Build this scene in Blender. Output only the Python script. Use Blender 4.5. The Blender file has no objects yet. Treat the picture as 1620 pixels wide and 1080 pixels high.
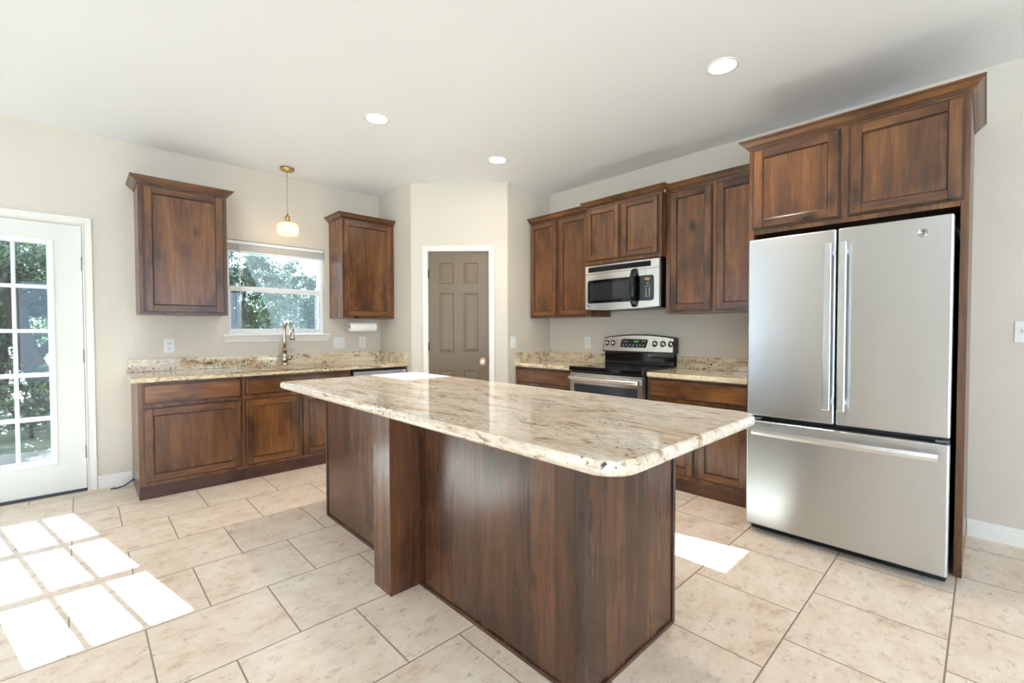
import bpy, bmesh, math, random
from mathutils import Vector, Matrix
SC = bpy.context.scene
COL = SC.collection
PI = math.pi

# ------------------------------------------------------------------ camera
CAMH = 1.2499; YAW = 0.762238; PITCH = 0.0233216; ROLL = -0.0020787; FPX = 716.46
_fw = Vector((math.sin(YAW)*math.cos(PITCH), math.cos(YAW)*math.cos(PITCH), -math.sin(PITCH)))
_r0 = Vector((math.cos(YAW), -math.sin(YAW), 0)); _u0 = _r0.cross(_fw)
_rt = math.cos(ROLL)*_r0 + math.sin(ROLL)*_u0
_up = -math.sin(ROLL)*_r0 + math.cos(ROLL)*_u0
cam_d = bpy.data.cameras.new('camera'); cam = bpy.data.objects.new('camera', cam_d); COL.objects.link(cam)
cam_d.sensor_width = 36.0; cam_d.lens = 36.0*FPX/1620.0; cam_d.clip_start = 0.02
M = Matrix.Identity(4)
for i in range(3):
    M[i][0] = _rt[i]; M[i][1] = _up[i]; M[i][2] = -_fw[i]
M[2][3] = CAMH
cam.matrix_world = M
SC.camera = cam

# ------------------------------------------------------------------ world, sun, exposure
EXPOSURE = 0.15
SKY = 4.6
SUN = 110.0
SC.view_settings.view_transform = 'Standard'; SC.view_settings.look = 'None'
SC.view_settings.gamma = 1.0; SC.view_settings.use_curve_mapping = False
SC.view_settings.exposure = EXPOSURE
w = bpy.data.worlds.new('sky'); SC.world = w; w.use_nodes = True
bg = w.node_tree.nodes['Background']
bg.inputs[0].default_value = (0.56, 0.76, 1.0, 1); bg.inputs[1].default_value = SKY
sd = bpy.data.lights.new('sun', 'SUN'); sun = bpy.data.objects.new('sun', sd); COL.objects.link(sun)
sd.energy = SUN; sd.angle = math.radians(0.25); sd.color = (0.64, 0.81, 1.0)
sun.rotation_euler = Vector((0.427, -2.0, -1.0)).to_track_quat('-Z', 'Y').to_euler()
sun.location = (-2, 12, 8)
try:
    SC.cycles.use_denoising = True
    SC.cycles.denoiser = 'OPENIMAGEDENOISE'
    SC.cycles.max_bounces = 14; SC.cycles.diffuse_bounces = 7; SC.cycles.glossy_bounces = 5
    SC.cycles.transparent_max_bounces = 16; SC.cycles.transmission_bounces = 6
    SC.cycles.sample_clamp_indirect = 8.0
    SC.cycles.caustics_reflective = False; SC.cycles.caustics_refractive = False
except Exception:
    pass

# room dimensions
YB, XS, XR, YF, ZC = 4.8756, 2.534, 3.9063, 3.462, 2.797
XL, YR = -3.3, -4.6            # unseen left and rear walls
PA = Vector((2.534, 4.19)); PB = Vector((3.248, 3.48))     # the angled pantry wall

def portal(name, loc, rot, sx, sy):
    d = bpy.data.lights.new(name, 'AREA'); d.shape = 'RECTANGLE'; d.size = sx; d.size_y = sy
    d.cycles.is_portal = True
    o = bpy.data.objects.new(name, d); COL.objects.link(o); o.location = loc; o.rotation_euler = rot
portal('daylight_window', (1.45, YB+.16, 1.66), (-PI/2, 0, 0), .92, .9)
portal('daylight_door', (-.433, YB+.16, 1.09), (-PI/2, 0, 0), .56, 1.66)
portal('daylight_left', (XL-.14, -2.45, 1.3), (0, -PI/2, 0), 2.4, 3.9)
portal('daylight_left', (XL-.14, 3.55, 1.25), (0, -PI/2, 0), 2.3, 1.1)
portal('daylight_rear', (1.2, YR-.14, 1.25), (PI/2, 0, 0), 4.4, 2.3)

# ------------------------------------------------------------------ materials
def new_mat(name):
    m = bpy.data.materials.new(name); m.use_nodes = True
    nt = m.node_tree; nt.nodes.clear()
    out = nt.nodes.new('ShaderNodeOutputMaterial')
    return m, nt, out
def N(nt, t, **kw):
    n = nt.nodes.new(t)
    for k, v in kw.items():
        if k.startswith('i_'):
            n.inputs[k[2:].replace('_', ' ')].default_value = v
        else: setattr(n, k, v)
    return n
def lk(nt, a, b): nt.links.new(a, b)
def srgb(r, g, b):
    f = lambda c: (c/255/12.92) if c/255 <= .04045 else ((c/255+.055)/1.055)**2.4
    return (f(r), f(g), f(b), 1)
def pbsdf(nt, out, **kw):
    p = nt.nodes.new('ShaderNodeBsdfPrincipled')
    for k, v in kw.items(): p.inputs[k.replace('_', ' ')].default_value = v
    lk(nt, p.outputs[0], out.inputs[0])
    return p
def simple(name, col, rough=.5, metal=0.0, **kw):
    m, nt, out = new_mat(name)
    pbsdf(nt, out, Base_Color=col, Roughness=rough, Metallic=metal, **kw)
    return m
def ramp(nt, stops):
    r = nt.nodes.new('ShaderNodeValToRGB'); e = r.color_ramp.elements
    while len(e) < len(stops): e.new(.5)
    for i, (p, c) in enumerate(stops): e[i].position = p; e[i].color = c
    return r
def wpos(nt, scale=(1, 1, 1), loc=(0, 0, 0), rnd=0.0):
    g = N(nt, 'ShaderNodeNewGeometry'); v = g.outputs['Position']
    if rnd:
        oi = N(nt, 'ShaderNodeObjectInfo'); sc = N(nt, 'ShaderNodeVectorMath', operation='SCALE')
        cx = N(nt, 'ShaderNodeCombineXYZ', i_X=3.7, i_Y=5.1, i_Z=7.3)
        lk(nt, cx.outputs[0], sc.inputs[0]); mu = N(nt, 'ShaderNodeMath', operation='MULTIPLY'); mu.inputs[1].default_value = rnd
        lk(nt, oi.outputs['Random'], mu.inputs[0]); lk(nt, mu.outputs[0], sc.inputs['Scale'])
        ad = N(nt, 'ShaderNodeVectorMath', operation='ADD'); lk(nt, v, ad.inputs[0]); lk(nt, sc.outputs[0], ad.inputs[1]); v = ad.outputs[0]
    mp = N(nt, 'ShaderNodeMapping'); mp.inputs['Scale'].default_value = scale; mp.inputs['Location'].default_value = loc
    lk(nt, v, mp.inputs['Vector'])
    return mp.outputs[0]
def mix(nt, fac, a, b, mode='MIX'):
    m = nt.nodes.new('ShaderNodeMix'); m.data_type = 'RGBA'; m.blend_type = mode
    for src, idx in ((fac, 0), (a, 6), (b, 7)):
        if hasattr(src, 'is_linked') or hasattr(src, 'links'): lk(nt, src, m.inputs[idx])
        else: m.inputs[idx].default_value = src
    return m.outputs[2]

def wood(name, axis, light, mid, dark, rough=.27, boards=.0, bw=.105, blot=1.0, coat=.0):
    m, nt, out = new_mat(name)
    st = {'x': (1.0, 9, 9), 'y': (9, 1.0, 9), 'z': (9, 9, 1.0)}[axis]
    fine = {'x': (5, 160, 160), 'y': (160, 5, 160), 'z': (160, 160, 5)}[axis]
    v = wpos(nt, st, rnd=1.0)
    n1 = N(nt, 'ShaderNodeTexNoise', i_Scale=1.35, i_Detail=6.0, i_Roughness=.66, i_Distortion=.7); lk(nt, v, n1.inputs['Vector'])
    r1 = ramp(nt, [(.20, dark), (.48, mid), (.78, light)]); lk(nt, n1.outputs[0], r1.inputs[0])
    # blotchy stain
    vb = wpos(nt, tuple(2.3 if s > 1 else 1.3 for s in st), rnd=2.0)
    nb = N(nt, 'ShaderNodeTexNoise', i_Scale=2.0, i_Detail=3.0, i_Roughness=.55); lk(nt, vb, nb.inputs['Vector'])
    lo = 1-.44*blot
    rb = ramp(nt, [(.32, (lo, lo*.95, lo*.93, 1)), (.32+.16*min(blot, 1.3), (.94, .93, .91, 1)), (.74, (1.16, 1.15, 1.12, 1))]); lk(nt, nb.outputs[0], rb.inputs[0])
    c = mix(nt, 1.0, r1.outputs[0], rb.outputs[0], 'MULTIPLY')
    # fine grain
    vf = wpos(nt, fine, rnd=1.0)
    nf = N(nt, 'ShaderNodeTexNoise', i_Scale=1.0, i_Detail=3.0); lk(nt, vf, nf.inputs['Vector'])
    rf = ramp(nt, [(.35, (.80, .79, .78, 1)), (.65, (1.12, 1.11, 1.10, 1))]); lk(nt, nf.outputs[0], rf.inputs[0])
    c = mix(nt, 1.0, c, rf.outputs[0], 'MULTIPLY')
    # knots
    vk = wpos(nt, tuple(3.2 if s > 1 else 1.9 for s in st), rnd=1.0)
    nk = N(nt, 'ShaderNodeTexNoise', i_Scale=6.0, i_Detail=2.0); lk(nt, vk, nk.inputs['Vector'])
    dk = mix(nt, .06, vk, nk.outputs['Color'])
    vo = N(nt, 'ShaderNodeTexVoronoi', i_Scale=1.0, i_Randomness=1.0); lk(nt, dk, vo.inputs['Vector'])
    rk = ramp(nt, [(.03, (.16, .13, .12, 1)), (.065, (.55, .5, .46, 1)), (.13, (1, 1, 1, 1))]); lk(nt, vo.outputs['Distance'], rk.inputs[0])
    c = mix(nt, 1.0, c, rk.outputs[0], 'MULTIPLY')
    if boards:      # glued-up boards, each with its own tone
        g = N(nt, 'ShaderNodeNewGeometry'); dp = N(nt, 'ShaderNodeVectorMath', operation='DOT_PRODUCT'); lk(nt, g.outputs['Position'], dp.inputs[0]); dp.inputs[1].default_value = (1/bw, 1/bw, 0)
        fl = N(nt, 'ShaderNodeMath', operation='FLOOR'); lk(nt, dp.outputs['Value'], fl.inputs[0])
        wn = N(nt, 'ShaderNodeTexWhiteNoise', noise_dimensions='1D'); lk(nt, fl.outputs[0], wn.inputs['W'])
        rbd = ramp(nt, [(0, (1-boards, 1-boards, 1-boards*.9, 1)), (1, (1+boards*.8, 1+boards*.75, 1+boards*.65, 1))]); lk(nt, wn.outputs['Value'], rbd.inputs[0])
        c = mix(nt, 1.0, c, rbd.outputs[0], 'MULTIPLY')
    # object to object shift
    oi = N(nt, 'ShaderNodeObjectInfo'); mr = N(nt, 'ShaderNodeMapRange'); mr.inputs['To Min'].default_value = .84; mr.inputs['To Max'].default_value = 1.14
    lk(nt, oi.outputs['Random'], mr.inputs[0])
    hs = N(nt, 'ShaderNodeHueSaturation'); lk(nt, c, hs.inputs['Color']); lk(nt, mr.outputs[0], hs.inputs['Value'])
    p = pbsdf(nt, out, Roughness=rough)
    p.inputs['Specular IOR Level'].default_value = .62; p.inputs['Coat Weight'].default_value = coat; p.inputs['Coat Roughness'].default_value = .2
    lk(nt, hs.outputs[0], p.inputs['Base Color'])
    bp = N(nt, 'ShaderNodeBump', i_Strength=.06, i_Distance=.002); lk(nt, nf.outputs[0], bp.inputs['Height']); lk(nt, bp.outputs[0], p.inputs['Normal'])
    return m
DK = None
WL, WM, WD = srgb(140, 92, 48), srgb(108, 68, 36), srgb(66, 41, 25)
wood_z = wood('stained_alder_upright', 'z', WL, WM, WD, boards=.09)
wood_zf = wood('stained_alder_stiles', 'z', WL, WM, WD, blot=1.35)
wood_x = wood('stained_alder_along_back', 'x', WL, WM, WD, blot=1.3)
wood_y = wood('stained_alder_along_right', 'y', WL, WM, WD, blot=1.3)
IL, IM, ID = srgb(122, 80, 51), srgb(92, 58, 38), srgb(52, 33, 25)
wood_dark = wood('dark_alder_edges', 'z', srgb(98, 61, 35), srgb(72, 44, 27), srgb(48, 30, 20))  # darker tone for door and drawer edges, beads and crown lines
wood_island = wood('island_alder', 'z', IL, IM, ID, rough=.26, boards=.26, bw=.118)
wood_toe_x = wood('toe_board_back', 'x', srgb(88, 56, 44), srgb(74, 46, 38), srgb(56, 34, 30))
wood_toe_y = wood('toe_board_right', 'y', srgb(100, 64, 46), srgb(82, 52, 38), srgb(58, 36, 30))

def wall_paint(name, col, bump=.55, scale=75, rough=.6):
    m, nt, out = new_mat(name)
    p = pbsdf(nt, out, Base_Color=col, Roughness=rough)
    v = wpos(nt); n = N(nt, 'ShaderNodeTexNoise', i_Scale=float(scale), i_Detail=2.0, i_Roughness=.5); lk(nt, v, n.inputs['Vector'])
    bp = N(nt, 'ShaderNodeBump', i_Strength=bump, i_Distance=.004); lk(nt, n.outputs[0], bp.inputs['Height']); lk(nt, bp.outputs[0], p.inputs['Normal'])
    return m
m_wall = wall_paint('greige_wall_paint', srgb(216, 207, 193))
m_ceil = wall_paint('white_ceiling_paint', srgb(244, 245, 245), bump=.12, scale=70)
m_trim = simple('white_trim_paint', srgb(242, 239, 231), .35)
m_door = simple('white_door_paint', srgb(234, 234, 227), .4)
m_brown = wall_paint('taupe_door_paint', srgb(114, 97, 76), bump=.06, scale=40, rough=.38)
m_plate = simple('white_plastic', srgb(240, 239, 235), .35)
m_slot = simple('outlet_slot', srgb(60, 58, 55), .5)
m_black = simple('black_plastic', srgb(22, 22, 24), .3)
m_gloss = simple('black_glass', srgb(12, 13, 16), .06)
m_dark = simple('dark_gap', srgb(10, 9, 9), .8)
m_rubber = simple('bronze_threshold', srgb(58, 60, 64), .5)
m_vinyl = simple('white_vinyl', srgb(244, 245, 245), .35)
m_hinge = simple('hinge_metal', srgb(128, 125, 118), .4, 1.0)
m_hinge_dark = simple('dark_hinge_metal', srgb(70, 66, 60), .4, 1.0)
m_brass = simple('aged_brass', srgb(196, 158, 100), .28, 1.0)
m_champ = simple('champagne_bronze', srgb(196, 182, 160), .25, 1.0)
m_chrome = simple('chrome', srgb(205, 205, 205), .18, 1.0)
m_paper = simple('paper_towel', srgb(246, 245, 242), .9)
m_core = simple('cardboard', srgb(120, 95, 70), .8)
m_blue = simple('blue_cable', srgb(40, 62, 84), .5)
m_blind = simple('blind_slats', srgb(236, 233, 228), .5, Transmission_Weight=0.0)
m_grey = simple('grey_body', srgb(110, 112, 114), .4)
m_mark = simple('white_print', srgb(225, 228, 228), .5)
m_darkprint = simple('dark_print', srgb(70, 68, 66), .5)
m_porch = simple('porch_roof_paint', srgb(150, 145, 138), .7)
m_grille = simple('oven_window_glass', srgb(52, 56, 62), .08)

def steel(name, base, rough, axis='y', wave=0.0):
    m, nt, out = new_mat(name)
    p = pbsdf(nt, out, Base_Color=base, Roughness=rough, Metallic=1.0)
    sc = {'y': (30, 2, 700), 'x': (2, 30, 700)}[axis]
    v = wpos(nt, sc); n = N(nt, 'ShaderNodeTexNoise', i_Scale=1.0, i_Detail=2.0); lk(nt, v, n.inputs['Vector'])
    mr = N(nt, 'ShaderNodeMapRange'); mr.inputs['To Min'].default_value = rough*.96; mr.inputs['To Max'].default_value = rough*1.04
    lk(nt, n.outputs[0], mr.inputs[0]); lk(nt, mr.outputs[0], p.inputs['Roughness'])
    if wave:
        tg = N(nt, 'ShaderNodeTangent', direction_type='RADIAL', axis='Z'); lk(nt, tg.outputs[0], p.inputs['Tangent'])
        p.inputs['Anisotropic'].default_value = .75; p.inputs['Anisotropic Rotation'].default_value = .25
        v2 = wpos(nt, (1, 3.5, 1.1)); n2 = N(nt, 'ShaderNodeTexNoise', i_Scale=1.6, i_Detail=1.0); lk(nt, v2, n2.inputs['Vector'])
        bp = N(nt, 'ShaderNodeBump', i_Strength=wave, i_Distance=.02); lk(nt, n2.outputs[0], bp.inputs['Height']); lk(nt, bp.outputs[0], p.inputs['Normal'])
    return m
m_steel = simple('brushed_steel', srgb(232, 231, 228), .24, 1.0)
m_steel_x = simple('brushed_steel_dishwasher', srgb(228, 227, 224), .25, 1.0)
m_fridge = steel('fridge_steel', srgb(203, 204, 204), .33, 'y', wave=.08)
m_handle = simple('handle_steel', srgb(226, 228, 229), .25, 1.0)

def granite(name, axis, bs=1.0):
    m, nt, out = new_mat(name)
    s = {'y': (1.0, .24, 1.0), 'x': (.24, 1.0, 1.0)}[axis]
    warp_v = wpos(nt, (1, 1, 1)); nw = N(nt, 'ShaderNodeTexNoise', i_Scale=2.2, i_Detail=2.0); lk(nt, warp_v, nw.inputs['Vector'])
    v0 = wpos(nt, s)
    vw = N(nt, 'ShaderNodeVectorMath', operation='MULTIPLY_ADD'); lk(nt, nw.outputs['Color'], vw.inputs[0]); vw.inputs[1].default_value = (.16, .16, .1); lk(nt, v0, vw.inputs[2])
    v = vw.outputs[0]
    def nz(scale, det=5.0, ro=.6, di=.3):
        n = N(nt, 'ShaderNodeTexNoise', i_Scale=scale, i_Detail=det, i_Roughness=ro, i_Distortion=di); lk(nt, v, n.inputs['Vector']); return n.outputs[0]
    base = ramp(nt, [(.30, srgb(208, 186, 157)), (.46, srgb(231, 214, 193)), (.66, srgb(243, 232, 217))] if bs < 1 else [(.30, srgb(198, 172, 132)), (.47, srgb(223, 205, 171)), (.68, srgb(240, 229, 207))]); lk(nt, nz(9.0), base.inputs[0])
    # caramel drifts
    r2 = ramp(nt, [(.56, (0, 0, 0, 1)), (.68, (1, 1, 1, 1))]); lk(nt, nz(8.5 if bs < 1 else 6.0, 7.0, .70, .5), r2.inputs[0])
    f2 = N(nt, 'ShaderNodeMath', operation='MULTIPLY'); f2.inputs[1].default_value = .72; lk(nt, r2.outputs[0], f2.inputs[0])
    c = mix(nt, f2.outputs[0], base.outputs[0], srgb(196, 146, 88))
    # brown thin veins
    n3 = nz(21.0 if bs < 1 else 15.0, 7.0, .72, .5)
    r3 = ramp(nt, [(.555, (0, 0, 0, 1)), (.615, (1, 1, 1, 1))]); lk(nt, n3, r3.inputs[0])
    f3 = N(nt, 'ShaderNodeMath', operation='MULTIPLY'); f3.inputs[1].default_value = .75; lk(nt, r3.outputs[0], f3.inputs[0])
    c = mix(nt, f3.outputs[0], c, srgb(142, 96, 56))
    # dark grey flecks
    vfl = wpos(nt, tuple(q*1.0 if q == 1.0 else .6 for q in s)); nf = N(nt, 'ShaderNodeTexNoise', i_Scale=85.0, i_Detail=3.0, i_Roughness=.6); lk(nt, vfl, nf.inputs['Vector'])
    ng = N(nt, 'ShaderNodeTexNoise', i_Scale=7.0, i_Detail=2.0); lk(nt, v, ng.inputs['Vector'])
    ad = N(nt, 'ShaderNodeMath', operation='MULTIPLY_ADD'); lk(nt, ng.outputs[0], ad.inputs[0]); ad.inputs[1].default_value = .5; lk(nt, nf.outputs[0], ad.inputs[2])
    r4 = ramp(nt, [(.945-.03*bs, (0, 0, 0, 1)), (.985-.02*bs, (1, 1, 1, 1))]); lk(nt, ad.outputs[0], r4.inputs[0])
    c = mix(nt, r4.outputs[0], c, srgb(66, 50, 40))
    # pale quartz grains
    vo = N(nt, 'ShaderNodeTexNoise', i_Scale=90.0, i_Detail=1.0); lk(nt, v0, vo.inputs['Vector'])
    r5 = ramp(nt, [(.40, (.86, .85, .84, 1)), (.62, (1.06, 1.06, 1.06, 1))]); lk(nt, vo.outputs[0], r5.inputs[0])
    c = mix(nt, 1.0, c, r5.outputs[0], 'MULTIPLY')
    p = pbsdf(nt, out, Roughness=.07)
    p.inputs['IOR'].default_value = 1.6
    lk(nt, c, p.inputs['Base Color'])
    return m
granite_y = granite('cream_brown_granite_island', 'y', .35)
granite_x = granite('cream_brown_granite_back', 'x', 2.0)
granite_r = granite('cream_brown_granite_right', 'y', 2.6)

def tile_mat():
    m, nt, out = new_mat('beige_stone_tile')
    v = wpos(nt, (1, 1, 0), (-.412, -.0855, 0))
    b = N(nt, 'ShaderNodeTexBrick'); b.offset = .5; b.offset_frequency = 2; b.squash = 1.0
    for k, val in (('Scale', 1.0), ('Mortar Size', .0032), ('Mortar Smooth', .15), ('Bias', 0.0), ('Brick Width', .4665), ('Row Height', .4665)): b.inputs[k].default_value = val
    b.inputs['Color1'].default_value = (1, 1, 1, 1); b.inputs['Color2'].default_value = (.90, .89, .88, 1); b.inputs['Mortar'].default_value = (.45, .4, .36, 1)
    lk(nt, v, b.inputs['Vector'])
    # each tile gets its own patch of stone
    bv = N(nt, 'ShaderNodeVectorMath', operation='MULTIPLY_ADD'); lk(nt, b.outputs['Color'], bv.inputs[0]); bv.inputs[1].default_value = (37, 53, 0)
    g0 = wpos(nt, (.8, 1.1, 1)); lk(nt, g0, bv.inputs[2])
    n1 = N(nt, 'ShaderNodeTexNoise', i_Scale=5.5, i_Detail=9.0, i_Roughness=.72, i_Distortion=.12); lk(nt, bv.outputs[0], n1.inputs['Vector'])
    r1 = ramp(nt, [(.30, srgb(206, 178, 150)), (.43, srgb(238, 217, 195)), (.60, srgb(248, 233, 216))]); lk(nt, n1.outputs[0], r1.inputs[0])
    n2 = N(nt, 'ShaderNodeTexNoise', i_Scale=20.0, i_Detail=8.0, i_Roughness=.8, i_Distortion=.15); lk(nt, bv.outputs[0], n2.inputs['Vector'])
    r2 = ramp(nt, [(.54, (0, 0, 0, 1)), (.66, (1, 1, 1, 1))]); lk(nt, n2.outputs[0], r2.inputs[0])
    f2 = N(nt, 'ShaderNodeMath', operation='MULTIPLY'); f2.inputs[1].default_value = .55; lk(nt, r2.outputs[0], f2.inputs[0])
    c = mix(nt, f2.outputs[0], r1.outputs[0], srgb(142, 116, 92))
    c = mix(nt, .35, c, mix(nt, 1.0, c, b.outputs['Color'], 'MULTIPLY'))
    c = mix(nt, b.outputs['Fac'], c, srgb(146, 130, 114))
    p = pbsdf(nt, out, Roughness=.38)
    lk(nt, c, p.inputs['Base Color'])
    iv = N(nt, 'ShaderNodeMath', operation='SUBTRACT'); iv.inputs[0].default_value = 1.0; lk(nt, b.outputs['Fac'], iv.inputs[1])
    bp = N(nt, 'ShaderNodeBump', i_Strength=.5, i_Distance=.003); lk(nt, iv.outputs[0], bp.inputs['Height'])
    bp2 = N(nt, 'ShaderNodeBump', i_Strength=.10, i_Distance=.004); lk(nt, n2.outputs[0], bp2.inputs['Height']); lk(nt, bp.outputs[0], bp2.inputs['Normal'])
    lk(nt, bp2.outputs[0], p.inputs['Normal'])
    return m
m_tile = tile_mat()

def pane_mat(name, tint=(1, 1, 1, 1), haze=0.0):
    m, nt, out = new_mat(name)
    t = N(nt, 'ShaderNodeBsdfTransparent'); t.inputs[0].default_value = tint
    g = N(nt, 'ShaderNodeBsdfGlossy'); g.inputs['Roughness'].default_value = .02
    fr = N(nt, 'ShaderNodeFresnel', i_IOR=1.45)
    mx = N(nt, 'ShaderNodeMixShader'); lk(nt, fr.outputs[0], mx.inputs[0]); lk(nt, t.outputs[0], mx.inputs[1]); lk(nt, g.outputs[0], mx.inputs[2])
    last = mx.outputs[0]
    if haze:
        d = N(nt, 'ShaderNodeBsdfDiffuse'); d.inputs[0].default_value = (.75, .76, .76, 1)
        tr = N(nt, 'ShaderNodeBsdfTranslucent'); tr.inputs[0].default_value = (.8, .82, .82, 1)
        m1 = N(nt, 'ShaderNodeMixShader'); m1.inputs[0].default_value = .6; lk(nt, d.outputs[0], m1.inputs[1]); lk(nt, tr.outputs[0], m1.inputs[2])
        m2 = N(nt, 'ShaderNodeMixShader'); m2.inputs[0].default_value = haze; lk(nt, last, m2.inputs[1]); lk(nt, m1.outputs[0], m2.inputs[2]); last = m2.outputs[0]
    lk(nt, last, out.inputs[0])
    return m
m_pane = pane_mat('window_glass', (.96, .985, .975, 1), .0015)
m_pane_door = pane_mat('door_glass', (.96, .985, .975, 1), .0004)
m_screen = pane_mat('insect_screen', (.84, .86, .85, 1), .010)
m_shade = pane_mat('ribbed_glass', (.95, .93, .90, 1), .22)
def emit(name, col, s):
    m, nt, out = new_mat(name); e = N(nt, 'ShaderNodeEmission'); e.inputs[0].default_value = col; e.inputs[1].default_value = s; lk(nt, e.outputs[0], out.inputs[0]); return m
m_lens = emit('downlight_lens', (1, .86, .70, 1), 65.0)
m_bulb = emit('bulb', (1, .80, .58, 1), 9.0)
m_digit = emit('green_digits', (.12, 1.0, .08, 1), 1.3)
m_amber = simple('amber_display', srgb(170, 140, 60), .3)
def foliage_mat(name, c1, c2):
    m, nt, out = new_mat(name)
    v = wpos(nt); n = N(nt, 'ShaderNodeTexNoise', i_Scale=9.0, i_Detail=3.0); lk(nt, v, n.inputs['Vector'])
    r = ramp(nt, [(.35, c1), (.65, c2)]); lk(nt, n.outputs[0], r.inputs[0])
    d = N(nt, 'ShaderNodeBsdfDiffuse'); t = N(nt, 'ShaderNodeBsdfTranslucent'); mx = N(nt, 'ShaderNodeMixShader'); mx.inputs[0].default_value = .38
    g = N(nt, 'ShaderNodeBsdfGlossy'); g.inputs['Roughness'].default_value = .4; m2 = N(nt, 'ShaderNodeMixShader'); m2.inputs[0].default_value = .05
    lk(nt, r.outputs[0], d.inputs[0]); lk(nt, r.outputs[0], t.inputs[0]); lk(nt, d.outputs[0], mx.inputs[1]); lk(nt, t.outputs[0], mx.inputs[2])
    lk(nt, mx.outputs[0], m2.inputs[1]); lk(nt, g.outputs[0], m2.inputs[2]); lk(nt, m2.outputs[0], out.inputs[0])
    return m
m_leaf = foliage_mat('oak_leaves', srgb(30, 42, 30), srgb(62, 78, 46))
m_leaf2 = foliage_mat('pale_shrub_leaves', srgb(44, 56, 36), srgb(84, 96, 58))
def noisy(name, a, b, scale, rough=.9):
    m, nt, out = new_mat(name); p = pbsdf(nt, out, Roughness=rough)
    v = wpos(nt); n = N(nt, 'ShaderNodeTexNoise', i_Scale=scale, i_Detail=5.0); lk(nt, v, n.inputs['Vector'])
    r = ramp(nt, [(.35, a), (.65, b)]); lk(nt, n.outputs[0], r.inputs[0]); lk(nt, r.outputs[0], p.inputs['Base Color']); return m
m_bark = noisy('bark', srgb(18, 14, 10), srgb(46, 36, 26), 14.0)
m_ground = noisy('dry_grass', srgb(56, 62, 40), srgb(88, 84, 60), 3.0)
m_patio = noisy('patio_concrete', srgb(88, 84, 78), srgb(104, 99, 92), 5.0)

# ------------------------------------------------------------------ mesh helpers
class F:
    """a frame: u along a wall, d out of the wall, z up"""
    def __init__(s, o, u, d): s.o = Vector(o); s.u = Vector(u); s.d = Vector(d)
    def __call__(s, u, d, z): return s.o + s.u*u + s.d*d + Vector((0, 0, z))
WORLD = F((0, 0, 0), (1, 0, 0), (0, 1, 0))
BACK = F((0, YB, 0), (1, 0, 0), (0, -1, 0))
RIGHT = F((XR, 0, 0), (0, -1, 0), (-1, 0, 0))
FRONTP = F((0, YF, 0), (1, 0, 0), (0, -1, 0))
_t = (PB-PA).normalized()
DIAG = F((PA.x, PA.y, 0), (_t.x, _t.y, 0), (_t.y, -_t.x, 0))

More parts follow.
